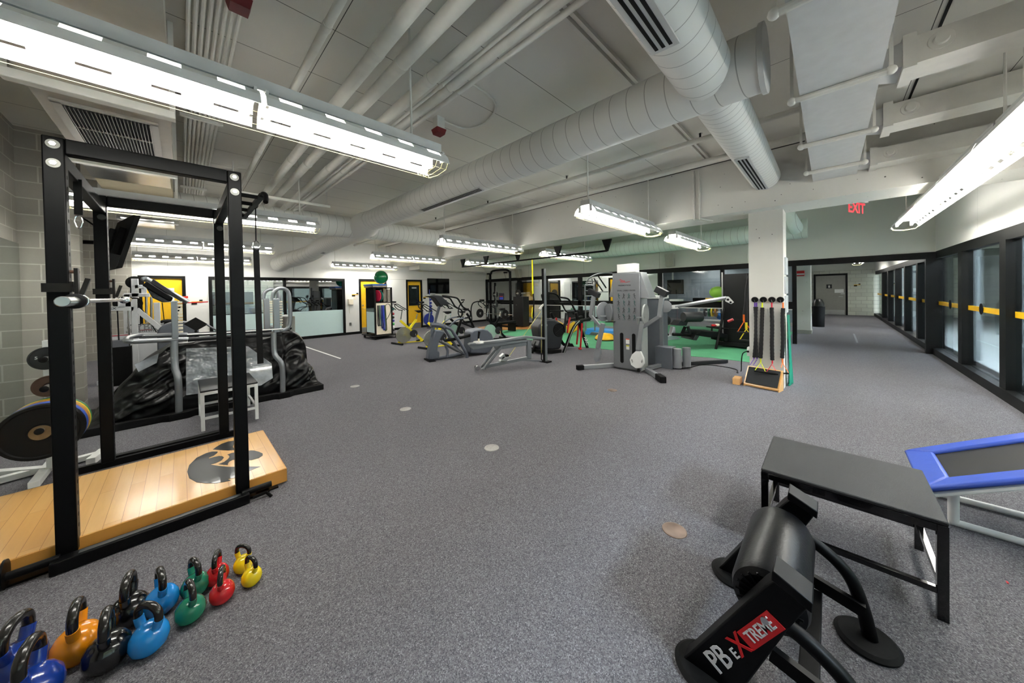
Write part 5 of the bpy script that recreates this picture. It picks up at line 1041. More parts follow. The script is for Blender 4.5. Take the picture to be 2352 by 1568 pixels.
obj('shaft', G().cyl((9.92, a.y, zc), (9.92, b.y, zc), .016, 10), CHROME, t)
for k, px_ in enumerate((20, 470)):
    q = K(px_, 1255, 9.92); plate(.21, .05, IRON, (9.92, q.y-.025, zc), 'large black plate on the racked barbell, %s end' % ('left', 'right')[k], STEEL, (0, 1, 0), 'plates on the racked barbell')
# bench press style seats in front
t = thing('adjustable_bench', 'small bench with black pad on the oak floor beside the squat rack', 'bench', (10.2, 9.4, 0)); q = Z_(1160, 745, .3)
obj('pad', G().box(q.x-.5, q.x+.5, q.y-.14, q.y+.14, .34, .42), BLK2, t, bev=.02); obj('leg', G().box(q.x-.4, q.x-.35, q.y-.2, q.y+.2, .02, .34), BLACK, t); obj('leg', G().box(q.x+.35, q.x+.4, q.y-.2, q.y+.2, .02, .34), BLACK, t)
# --- ladder climber treadmill behind
K2 = lambda a, b, X=9.0: X_(1340+a/7.84, 600+b/7.84, X)
t = thing('step_climber', 'grey framed climber with ladder rails and curved top handle left of the cable machine', 'exercise machine', (9.1, 4.4, 0)); LGR = mat('climber_grey', '6d7072', .4, .3)
for o, nm in ((0, 9.0), (1, 9.5)):
    obj('side_rail', G().tube(curve([K2(45, 1250, nm), K2(40, 1000, nm), K2(30, 470, nm), K2(60, 430, nm), K2(170, 430, nm), K2(195, 480, nm), K2(200, 800, nm), K2(205, 1250, nm)], 4), .022, 8), LGR, t)
    obj('top_rail', G().tube(curve([K2(62, 430, nm), K2(70, 350, nm), K2(120, 290, nm), K2(260, 225, nm), K2(420, 205, nm), K2(520, 215, nm)], 4), .022, 8), LGR, t)
for b in (385, 528, 622, 710): obj('rung', G().cyl(K2(40, b), K2(160, b), .014, 6), LGR, t)
obj('brace', G().cyl(K2(190, 310), K2(350, 540), .02, 6), BLK2, t); obj('brace', G().cyl(K2(270, 270), K2(410, 480), .02, 6), BLK2, t); obj('brace', G().cyl(K2(210, 545), K2(440, 548), .018, 6), LGR, t); obj('brace', G().cyl(K2(155, 310), K2(160, 430), .02, 6), LGR, t)
q = Z_(1344, 765, .0); r2 = Z_(1410, 772, 0); obj('deck', G().hexa([Z_(1342, 768, 0), Z_(1409, 775, 0), Z_(1440, 760, 0), Z_(1375, 752, 0), Z_(1342, 760, .12), Z_(1409, 768, .12), Z_(1440, 752, .12), Z_(1375, 747, .12)]), mat('deck_grey', '77787a', .6), t, bev=.01)
obj('bottle', G().cyl(K2(68, 700), K2(68, 640), .03, 10), WHT, t) if False else None
# blue mat, yellow pads, dumbbells
one('foam_mat_box', G().box(10.0, 10.6, 4.6, 6.2, .006, .22), mat('mat_blue', '2F86CB', .5), 'long blue folded mat lying on the turf behind the arc trainer', 'mat', (10, 5, 0), bev=.02)
one('balance_dome', G().lathe([(0, 0), (.30, 0), (.31, .03), (.27, .1), (.17, .17), (0, .2)], (9.3, 5.05, .03)), mat('dome_yellow', 'EDB40F', .4), 'yellow balance dome on the turf before the blue mat', 'balance trainer', (9.3, 5.05, .03)); one('dome_base', G().lathe([(0, 0), (.30, 0), (.32, .015), (.31, .03), (0, .03)], (9.3, 5.05, 0.006)), BLK2, 'black rubber base under the yellow balance dome', 'base', (9.3, 5.05, 0))
for k, (px_, py_, a) in enumerate(((1285, 742, .5), (1312, 735, -.6))):
    q = X_(px_, py_, 9.7); one('yellow_pad', G().box(-.05, .05, -.2, .2, -.16, .16), mat('pad_yellow', 'C9A21A', .6), ('yellow wedge pad standing left of the dome', 'yellow wedge pad leaning above the balance dome')[k], 'pad', (0, 0, 0), bev=.01); o = bpy.context.scene.collection.objects[-1]
    o.location = (9.75, q.y, .24); o.rotation_euler = (a, 0, .2)
def dumbbell(loc, rz, m, label, group):
    t = thing('dumbbell', label, 'dumbbell', loc, rz, group); obj('handle', G().cyl((-.06, 0, 0), (.06, 0, 0), .014, 8), CHROME, t, world=False)
    for s in (-1, 1): obj('head', G().lathe([(0, 0), (.045, 0), (.055, .015), (.055, .055), (.045, .07), (0, .07)], (s*.06-(.07 if s < 0 else 0), 0, 0), (1, 0, 0), 6), m, t, world=False)
    return t
NB = mat('dumbbell_blue', '1B2F8E', .4)
q = Z_(1354, 757, .06); dumbbell(q, 1.2, NB, 'blue dumbbell on the turf at the left of the blue pair', 'blue dumbbells on the turf'); q = Z_(1361, 757, .06); dumbbell(q, 1.2, NB, 'blue dumbbell on the turf at the right of the blue pair', 'blue dumbbells on the turf'); q = Z_(1391, 752, .06); dumbbell(q, .3, NB, 'single blue dumbbell just left of the cable machine panel', 'blue dumbbells on the turf')
# dumbbell rack beyond the glass
q = X_(1320, 710, 14.2); t = thing('dumbbell_rack', 'low dark rack with green and white dumbbells beyond the glass partition', 'rack', (14.3, q.y, 0)); obj('frame', G().box(14.3, 14.8, q.y-.55, q.y+.55, 0, .5), BLK2, t, sm=False); obj('shelf', G().box(14.2, 14.7, q.y-.55, q.y+.55, .52, .56), BLK2, t, sm=False)
for k, (dy, zz, m, c) in enumerate(((.22, .61, mat('db_green', '3f9b55', .4), 'green'), (-.22, .61, mat('db_green', ''), 'green'))): dumbbell((14.4, q.y+dy, zz+.01), 1.57, m, '%s dumbbell on top of the dumbbell rack, %s one' % (c, ('left', 'right')[k]), 'green dumbbells on the rack')
# black cabinet with silver edge
a, b = X_(1658, 645, 10.1), X_(1722, 640, 10.1)
t = thing('storage_cabinet', 'tall black cabinet with silver corner post left of the concrete column', 'cabinet', (10.3, 1.7, 0))
obj('body', G().box(10.1, 10.9, 1.05, a.y, .14, 1.93), mat('cabinet_black', '0a0a0b', .4, coat=.1, spec=.3), t, bev=.005); obj('corner_post', G().box(10.06, 10.1, a.y-.03, a.y, .08, 1.98), STEEL, t, sm=False); obj('base', G().box(9.95, 10.95, 1.0, a.y+.1, .05, .14), BLK2, t, bev=.006)
for z in (.50, .74): obj('drawer_gap', G().box(10.095, 10.1, 1.06, a.y-.06, z, z+.006), mat('gap_grey', '2c2c2e', .6), t, sm=False)
obj('door_gap', G().box(10.095, 10.1, 1.5, 1.508, .75, 1.92), mat('gap_grey', ''), t, sm=False)
for y in (1.1, 2.1): obj('caster', G().cyl((10.3, y, .03), (10.3, y+.04, .03), .03, 12), BLK2, t)
one('leaning_bar', G().cyl(Z_(1644, 802, .0), X_(1664, 708, 9.9), .03, 12), BLK2, 'black bar leaning against the black cabinet', 'bar', Z_(1644, 802, 0))
# low bench platform and rollers on turf
S = Side((8.9, 3.0), (9.9, 2.2), 1520, 620, 8.2545)
t = thing('stretch_bench', 'low black treadmill style bench deck on the turf beside the cabinet', 'bench', (9.6, 2.6, 0))
S.slab(t, 'deck', [(520, 1190), (620, 1140), (930, 1150), (1100, 1200), (1100, 1260), (760, 1250), (540, 1215)], .55, BLACK); S.slab(t, 'front_leg', [(530, 1200), (600, 1210), (540, 1310), (470, 1300)], .5, DGREY); S.slab(t, 'rear_leg', [(1050, 1250), (1110, 1260), (1110, 1340), (1060, 1330)], .5, BLK2); S.wheel(t, 'knob', 790, 1228, .05, .03, STEEL, -.3, 18)
S.slab(t, 'tray', [(940, 1075), (1160, 1085), (1160, 1110), (940, 1100)], .4, BLK2); S.tube(t, 'tray_leg', [(950, 1090), (945, 1200)], .02, BLK2, smooth=False); S.tube(t, 'tray_leg', [(1150, 1100), (1150, 1260)], .02, BLK2, smooth=False)
q = S(990, 1050); one('red_cloth', G().sph(q, .06, (1.4, 1.2, .6), 10), RED, 'small red item lying on the black tray by the cabinet', 'cloth', q); q = S(1050, 1045); one('beige_cloth', G().sph(q, .07, (1.3, 1, .6), 10), IVORY, 'small beige item lying on the black tray by the cabinet', 'cloth', q)
S = Side((8.6, 3.4), (9.6, 2.6), 1520, 620, 8.2545)
t = thing('roller_machine', 'black roller pad leg machine on the turf right of the cable tower', 'exercise machine', (9, 3, 0))
for pts, r, off in (([(245, 870), (570, 870)], .13, .35), ([(-60, 960), (165, 960)], .13, -.1)):
    a, b = S(*pts[0], off), S(*pts[1], off); obj('roller_pad', G().lathe([(0, 0), (r*.9, 0), (r, .03), (r, (b-a).length-.03), (r*.9, (b-a).length), (0, (b-a).length)], a, b-a, 28), mat('pad_black', '1c1d1f', .5), t)
S.slab(t, 'seat', [(210, 1040), (290, 950), (400, 930), (440, 960), (400, 1050)], .3, DGREY); S.slab(t, 'pedestal', [(190, 1070), (225, 1070), (240, 1240), (330, 1300), (30, 1330), (30, 1260), (150, 1230)], .14, FL); S.tube(t, 'rear_leg', [(350, 1060), (290, 1190)], .04, BLK2, .2, smooth=False); S.tube(t, 'rear_leg', [(400, 1050), (440, 1190)], .04, DGREY, .2, smooth=False); S.tube(t, 'front_leg', [(40, 1100), (120, 1240)], .03, BLK2, 0, smooth=False); S.tube(t, 'floor_bar', [(120, 1200), (500, 1215)], .04, BLK2, .2, smooth=False)
# items on the partition rail
q = X_(1648, 671, 11.6); one('exercise_ball', G().sph(q, .22, (1, 1, .82), 28), mat('lime_ball', '9BD14E', .35), 'lime green ball sitting on the partition rail beside the cabinet', 'exercise ball', q); one('ball_stand', G().cyl((q.x, q.y, 1.155), (q.x, q.y, q.z-.15), .09, 16), mat('lime_cup', 'A6D437', .4), 'lime green ring under the lime ball on the rail', 'stand', (q.x, q.y, 1.155))
for x0, x1, m, l in ((1592, 1619, BLK2, 'black foam roller lying on the partition rail'), (1621, 1640, mat('roll_yellow', 'D9A62A', .5), 'yellow foam roller lying on the partition rail')):
    a, b = X_(x0, 688, 11.68), X_(x1, 688, 11.68); one('foam_roller', G().cyl((11.68, a.y, 1.21), (11.68, b.y, 1.21), .055, 18), m, l, 'foam roller', (11.68, a.y, 1.155))
a, b = X_(1540, 692, 11.65), X_(1567, 692, 11.65); one('white_tray', G().box(11.55, 11.78, b.y, a.y, 1.155, 1.22), WHT, 'white tray with black cover on the partition rail', 'tray', (11.65, a.y, 1.155))
# beyond the glass: hanging TV, plate rack, ball; solids built for a view mixed with reflections
a, b = X_(1532, 643, 14.0), X_(1570, 675, 14.0); t = thing('television', 'black television hung from the ceiling beyond the glass partition', 'television', (14, (a.y+b.y)/2, 1.6)); obj('case', G().box(14, 14.06, b.y, a.y, b.z, a.z), BLK2, t, bev=.01); obj('screen', G().box(13.995, 14, b.y+.02, a.y-.02, b.z+.02, a.z-.02), mat('tv_glass', '0a0a0c', .12, coat=1), t, sm=False); obj('ceiling_pole', G().cyl((14.05, (a.y+b.y)/2+.1, a.z), (14.05, (a.y+b.y)/2+.1, CZ), .03, 10), WHT, t)
q = X_(1658, 713, 18.3); one('exercise_ball', G().sph((q.x, q.y, .24), .24, (1, 1, 1), 24), mat('blue_ball', '2471C4', .4), 'blue textured ball on the carpet far beyond the glass', 'exercise ball', (q.x, q.y, .24))
q = X_(1632, 720, 17.5); t = thing('plate_rack', 'low white plate rack with coloured plates far beyond the glass', 'weight rack', (17.5, q.y, 0)); obj('base', G().box(17.3, 17.8, q.y-.55, q.y+.55, .02, .08), WHT, t, sm=False)
for d in (-.5, .5): obj('post', G().box(17.5, 17.56, q.y+d-.04, q.y+d+.04, .08, .75), WHT, t, sm=False)
obj('bar', G().cyl((17.53, q.y-.5, .45), (17.53, q.y+.5, .45), .03, 10), WHT, t)
for k, (d, m, c) in enumerate(((-.25, mat('plate_gold', ''), 'golden'), (-.1, mat('plate_yellow', ''), 'yellow'), (.02, mat('plate_green', ''), 'green'), (.2, IRON, 'black'))): plate(.22, .06, m, (17.53, q.y+d, .45), '%s plate on the far white rack beyond the glass' % c, STEEL, (0, 1, 0), 'plates on the far rack')
# trash can by the hall column, cord, fire alarm
q = Z_(1880, 750, 0); t = thing('trash_can', 'black dome topped trash can beside the far white column', 'trash can', (q.x, q.y, 0)); zt = X_(1880, 703, q.x).z; w_ = abs(X_(1895, 750, q.x).y-X_(1864, 750, q.x).y)/2
obj('bin', G().lathe([(0, 0), (w_*.9, 0), (w_, zt*.98), (0, zt)], q, n=28), RUB, t); obj('dome_lid', G().lathe([(w_*.95, zt), (w_*.9, zt+.12), (w_*.55, zt+.27), (0, zt+.3)], q, n=28), mat('lid_black', '111111', .3), t)
q = X_(1837, 628, 14.49); t = thing('fire_alarm_pull', 'small red and white fire alarm on the far white column', 'alarm', (14.48, q.y, q.z)); obj('box', G().box(14.44, 14.5, q.y-.12, q.y+.12, q.z-.09, q.z+.09), RED, t, bev=.01); obj('white_band', G().box(14.435, 14.44, q.y-.11, q.y+.11, q.z-.05, q.z+.0), WHT, t, sm=False)
# ------------------------------------------------------------ column: bands, wedge, green strip
KC = lambda a, b, X=6.40: X_(1690+a/6.53, 660+b/6.53, X)
bands = [(283, 'purple', '5B2C9C', [(285, 290), (298, 500), (292, 800), (272, 1050)], [(312, 290), (300, 520), (305, 800), (318, 1050)], [(272, 1070), (215, 1160)], [(318, 1080), (262, 1165)], False), (412, 'yellow', 'E6F01E', [(398, 300), (392, 500), (385, 750), (372, 1060)], None, [(375, 1120), (282, 1250)], [(375, 1120), (450, 1275)], True),
         (540, 'red', 'D81F3A', [(540, 300), (545, 600), (542, 850), (548, 1090)], None, [(548, 1140), (455, 1275)], [(548, 1160), (632, 1300)], True), (668, 'orange', 'F0701A', [(710, 310), (702, 500), (708, 800), (696, 1060)], None, [(700, 1130), (680, 1200)], [(700, 1130), (792, 1280)], False)]
BAND = mat('braided_sleeve', '19191b', .8, bump=.6, bscale=220)
for a, nm, col, p1, p2, h1, h2, hd in bands:
    t = thing('resistance_band', 'black sleeved resistance band with %s webbing hanging on the concrete column' % nm, 'resistance band', KC(a, 185), 0, 'resistance bands hanging on the column'); cm = mat('web_'+nm, col, .5)
    c = KC(a, 183, 6.41); obj('wall_anchor', G().lathe([(0, -.02), (.04, -.02), (.045, 0), (.045, .012), (0, .015)], (6.415, c.y, c.z), (1, 0, 0), 20), BLK2, t)
    for pp in (p1, p2):
        if pp is None: continue
        pts = curve([KC(x, y, 6.385) for x, y in pp], 10); n_ = len(pts)
        obj('band_sleeve', G().tube(pts, [(.018 if p2 else .024)+.003*(i % 2) for i in range(n_)], 8), BAND, t)
        obj('webbing', G().tube([KC(pp[0][0], 225, 6.39), KC(*pp[0], 6.385)], .010, 6), cm, t); obj('webbing', G().tube([KC(*pp[-1], 6.385), KC(h1[0][0] if pp is p1 else h2[0][0], h1[0][1], 6.38)], .010, 6), cm, t)
    obj('snap_hook', G().tube([KC(a-6, 185, 6.39), KC(a+8, 225, 6.385)], .005, 6), CHROME, t)
    for h in (h1, h2): obj('handle_strap', G().tube([KC(*h[0], 6.37), KC(*h[1], 6.30)], .005, 5), cm, t)
    if hd: obj('handle', G().cyl(KC(h1[1][0]-5, h1[1][1], 6.27), KC(h2[1][0]+5, h2[1][1], 6.27), .014, 10), BLK2, t)
    if nm == 'orange': obj('handle', G().cyl(KC(700, 1288, 6.32), KC(795, 1288, 6.32), .012, 10), BLK2, t)
# bands behind, on the left face of the column
for k, (x, y0, y1, nm, col) in enumerate(((1712, 640, 722, 'orange', 'F0701A'), (1717, 640, 740, 'yellow', 'F0E020'))):
    a = X_(1721, 632, 7.0); b = X_(x-3, y1, 7.0); t = thing('resistance_band', '%s handled resistance band hanging behind the left edge of the column' % nm, 'resistance band', a, 0, 'bands behind the column'); cm = mat('web2_'+nm, col, .5)
    obj('band_sleeve', G().tube(curve([a, X_(1716-2*k, 670, 7.0), b], 10), .022, 8), BAND, t); c = b+Vector((0, 0, -.12)); obj('webbing', G().tube([b, c], .02, 6), cm, t)
    for d in (-.13, .1): obj('handle_strap', G().tube([c, c+Vector((0, d, -.2))], .008, 5), cm, t)
    obj('handle', G().cyl(c+Vector((0, -.14, -.2)), c+Vector((0, .11, -.2)), .014, 8), DGREY, t)
t = thing('slant_board', 'wooden slant board with black grip top leaning at the column base', 'slant board', (6.3, .75, 0))
A, B, C_, D_ = Z_(1708, 880, .035), Z_(1790, 896, .035), X_(1802, 849, 6.41), X_(1718, 839, 6.41)
C_ = A+(D_-A)+(B-A); obj('board', G().pts([A, B, C_, D_], (0, 0, -.02)), wood('board_oak', 1, .3, 2), t, sm=False); nb = (B-A).cross(D_-A).normalized(); nb = nb if nb.z > 0 else -nb; lp = lambda s, r: (A*(1-s)+B*s)*(1-r)+(D_*(1-s)+C_*s)*r+nb*.012
obj('grip_top', G().pts([lp(.05, .06), lp(.95, .06), lp(.95, .93), lp(.05, .93)], nb*.006), mat('grip_black', '17181a', .8, bump=.3, bscale=400), t, sm=False)
obj('side_panel', G().pts([(B.x, B.y, 0), (C_.x, C_.y, 0), (C_.x, C_.y, C_.z-.02), (B.x, B.y, B.z-.02)], (0, .015, 0)), wood('board_side', 0, .3, 2, 'D8A868', 'DFB274'), t, sm=False); obj('side_panel', G().pts([(A.x, A.y, 0), (D_.x, D_.y, 0), (D_.x, D_.y, D_.z-.02), (A.x, A.y, A.z-.02)], (0, -.015, 0)), wood('board_side2', 0, .3, 2), t, sm=False)
one('wood_block', G().box(6.22, 6.42, 1.03, 1.13, 0, .10), wood('pine_block', 0, .5, 3, 'D9A76B', 'DDAE76', 'C79457', 0), 'offcut of raw timber on the carpet left of the slant board', 'wood block', (6.3, 1.1, 0), bev=.003)
g = G(); N = 16
ra, rb = [], []
for i in range(N+1):
    s = i/N; z = 1.12-1.06*s; w_ = .10+.10*s
    for row, off in ((ra, 0),):
        vs_ = []
        for j in range(9):
            u_ = j/8; x = 6.58+u_*(.16+.12*s)+.02*s; y = .485-.012-abs(math.sin(u_*9+s*2))*.022-.03*s*u_; vs_.append(g.b.verts.new((x, y, z-.04*s*(j % 3))))
        row.append(vs_)
for i in range(N):
    for j in range(8): g.b.faces.new((ra[i][j], ra[i][j+1], ra[i+1][j+1], ra[i+1][j]))
one('latex_band', g, mat('latex_green', '0E7A62', .4), 'wide dark green latex band draped down the right side of the column', 'resistance band', (6.65, .45, 1.1), solid=.004)
t = thing('outlet_box', 'white outlet box on the left face of the column with a black plug', 'outlet', (6.6, .95, .35)); q = X_(1717, 808, 6.5); obj('box', G().box(6.46, 6.58, .93, .97, q.z-.06, q.z+.08), WHT, t, bev=.004); obj('plug', G().box(6.45, 6.47, .94, .97, q.z, q.z+.03), BLK2, t)
t = thing('sleeve_dispenser', 'clear paper holders mounted on the right face of the column', 'dispenser', (6.7, .48, 1.6)); 
for z0, z1 in ((1.75, 2.02), (1.45, 1.72), (1.15, 1.42)): obj('holder', G().box(6.58, 6.86, .475, .50, z0, z1), mat('holder_white', 'C9CED2', .3), t, bev=.006)
# ------------------------------------------------------------ back wall area
t = thing('wheeled_cart', 'black wheeled storage cart with band hooks and shelf of discs', 'storage cart', (5.0, 11.6, 0)); PEG = mat('cream_board', 'DDD3BE', .6)
obj('base', G().box(4.58, 5.48, 11.1, 12.2, .10, .13), BLK2, t, bev=.004)
for x, y in ((4.65, 11.17), (5.41, 11.17), (4.65, 12.1), (5.41, 12.1)): obj('caster', G().cyl((x-.02, y, .05), (x+.02, y, .05), .05, 14), BLK2, t)
obj('post', G().box(4.68, 4.73, 11.25, 11.30, .13, 1.80), BLK2, t); obj('post', G().box(5.27, 5.32, 11.25, 11.30, .13, 1.80), BLK2, t); obj('post', G().box(4.68, 4.73, 11.95, 12.0, .13, 1.80), BLK2, t)
obj('front_board', G().box(4.73, 5.27, 11.27, 11.29, .16, 1.26), PEG, t, sm=False); obj('shelf', G().box(4.69, 5.31, 11.26, 11.98, 1.26, 1.29), BLK2, t, sm=False); obj('top', G().box(4.68, 5.32, 11.25, 12.0, 1.78, 1.81), BLK2, t, sm=False); obj('back_panel', G().box(4.7, 5.3, 11.9, 11.93, .16, 1.78), BLK2, t, sm=False)
obj('side_panel', G().box(4.675, 4.69, 11.3, 11.95, .95, 1.78), mat('mirrored_dark_panel', '151719', .1), t, sm=False); obj('side_panel', G().box(4.675, 4.69, 11.3, 11.95, .22, .95), FROST, t, sm=False); obj('divider', G().box(5.0, 5.02, 11.3, 11.9, 1.29, 1.78), BLK2, t, sm=False)  # dark upper and frosted lower side colours paint in the window mirrored there
one('balance_disc', G().lathe([(0, -.03), (.19, -.02), (.21, 0), (.19, .02), (0, .03)], (4.83, 11.38, 1.51), (.95, .3, 0)), mat('disc_red', 'C22848', .4), 'red balance disc on the cart shelf', 'balance disc', (4.83, 11.38, 1.51)); one('balance_disc', G().lathe([(0, -.03), (.19, -.02), (.21, 0), (.19, .02), (0, .03)], (4.92, 11.42, 1.51), (.95, .3, 0)), mat('disc_teal', '178277', .4), 'teal balance disc behind the red one on the cart shelf', 'balance disc', (4.92, 11.42, 1.51))
for k, (x, tl) in enumerate(((5.08, .12), (5.18, 0), (5.23, 0))): one('grey_roll', G().bar((x-tl/2, 11.4, 1.74), (x+tl/2, 11.4, 1.30), .04, .3), mat('roll_grey', '8d867b', .7), ('leaning', 'middle upright', 'rightmost upright')[k]+' grey foam panel on the cart shelf', 'foam panel', (x, 11.4, 1.3), 'grey foam panels on the cart', bev=.008)
for k, (x, z0, c, w_) in enumerate(((4.80, .50, '151515', .03), (4.86, .50, '2b5c4c', .02), (4.93, .42, '151f6b', .035), (4.99, .35, '2a3fa8', .035), (5.05, .32, '24401f', .03))):
    one('exercise_band', G().tube(curve([(x-.01, 11.25, 1.18), (x-.015, 11.25, .8), (x-.01, 11.25, z0), (x+.02, 11.25, z0-.03), (x+.04, 11.25, z0+.03), (x+.02, 11.25, .8), (x+.005, 11.25, 1.18)], 5), w_*.55, 6), mat('band_'+c, c, .6), ('leftmost black', 'dark green beaded', 'navy', 'bright blue', 'olive green')[k]+' band looped on the cart front board', 'exercise band', (x, 11.25, 1.18), 'bands hanging on the cart')
one('black_tubing', G().tube(curve([(5.07, 11.25, 1.17), (5.15, 11.25, 1.22), (5.24, 11.25, 1.15), (5.25, 11.25, .95), (5.17, 11.25, .78), (5.08, 11.25, .65)]), .01, 6), mat('tubing', '1f3b33', .4), 'dark tubing arching over the cart front board', 'tubing', (5.2, 11.25, 1.2))
one('foam_pad', G().box(4.62, 5.12, 11.2, 12.0, 1.815, 1.87), mat('pad_greyfoam', '8a8580', .7), 'grey foam pad under the blue one on top of the cart', 'foam pad', (4.9, 11.6, 1.815), bev=.01); one('foam_pad', G().box(4.60, 5.10, 11.2, 12.0, 1.875, 1.93), mat('pad_bluefoam', '2F66BE', .6), 'blue foam pad on top of the wheeled cart', 'foam pad', (4.9, 11.6, 1.875), bev=.01)
q = Y_(875, 636.5, 11.5); one('exercise_ball', G().sph(q, .24, (1, 1, 1), 36), mat('green_ball', '0A7A42', .25, coat=.4), 'large shiny green exercise ball on top of the wheeled cart', 'exercise ball', q)
one('ball_ring', G().lathe([(.13, 0), (.16, 0), (.16, .1), (.13, .1)], (q.x+.05, q.y, 1.83)), IVORY, 'white ring beside the pads holding the green ball', 'stand', (q.x, q.y, 1.83))
for k, (z, c) in enumerate(((1.02, '2a6b62'), (.85, 'B03035'), (.72, '1c2a1c'), (.60, '3d2f8e'), (.48, '3fae52'), (.36, 'd8d8d8'), (.27, '26262c'))): one('medicine_ball', G().sph((5.37, 11.32, z), .05, n=12), mat('mb_'+c, c, .4), ('teal', 'red', 'dark green', 'violet', 'bright green', 'white', 'black')[k]+' small ball in the column on the right side of the cart', 'small ball', (5.37, 11.32, z), 'small balls on the side of the cart')
# phone and outlet
q = Y_(805, 693, YB-.03); t = thing('wall_phone', 'beige wall phone with coiled cord left of the middle yellow door', 'telephone', (q.x, YB-.03, q.z)); obj('phone_body', G().box(q.x-.1, q.x+.1, YB-.06, YB, q.z-.12, q.z+.12), IVORY, t, bev=.012); obj('handset', G().box(q.x-.09, q.x-.03, YB-.1, YB-.06, q.z-.11, q.z+.11), IVORY, t, bev=.015)
obj('cord', G().tube(curve([(q.x-.04, YB-.03, q.z-.12), (q.x-.06, YB-.03, q.z-.3), (q.x-.03, YB-.03, q.z-.45)]), .007, 6), IVORY, t)
for x, y, l in ((805, 744, 'grey duplex outlet low on the wall under the phone'), (815, 684, 'beige light switch above and right of the phone')):
    q = Y_(x, y, YB-.005); one('wall_outlet', G().box(q.x-.04, q.x+.04, YB-.01, YB, q.z-.06, q.z+.06), STEEL if y > 700 else IVORY, l, 'outlet', (q.x, YB, q.z), bev=.002)
q = Y_(662, 727, 11.8); t = thing('waste_bin', 'round stainless waste bin with oval opening before the frosted window', 'trash can', (q.x, 11.8, 0)); obj('bin_body', G().lathe([(0, 0), (.17, 0), (.17, q.z), (.15, q.z+.01), (0, q.z+.01)], (q.x, 11.8, 0), n=32), STEEL, t); obj('oval_opening', G().sph((q.x-.02, 11.64, q.z-.35), .07, (1.1, .3, .7), 16), BLK2, t); obj('liner', G().sph((q.x-.08, 11.75, q.z+.03), .07, (1.2, 1, .6), 10), WHT, t)
q = Y_(985, 733, 13.46); one('exercise_disc', G().lathe([(0, -.03), (.26, -.02), (.28, 0), (.26, .02), (0, .03)], (q.x, 13.465, q.z), (0, 1, 0), 32), mat('disc_navy', '22348E', .45), 'big navy blue disc standing by the back wall behind the bikes', 'disc', q)
for k in range(5):
    q = Y_(989, 688+k*7.5, 12.9); one('hanging_ball', G().sph(q, .055+.008*k, n=14), mat('disc_navy', ''), 'navy ball %s of the vertical string beside the windowed door' % ('at the top', 'second from the top', 'in the middle', 'second from the bottom', 'at the bottom')[k], 'small ball', q, 'navy balls in a vertical string')
q = Y_(989, 700, 12.9); t = thing('ball_stand', 'thin navy upright holding the string of navy balls by the back wall', 'stand', (q.x, 12.98, 0)); obj('pole', G().cyl((q.x, 12.98, 0), (q.x, 12.98, 1.75), .015, 8), mat('disc_navy', ''), t); obj('foot', G().lathe([(0, 0), (.15, 0), (.14, .02), (0, .02)], (q.x, 12.98, 0)), BLK2, t)
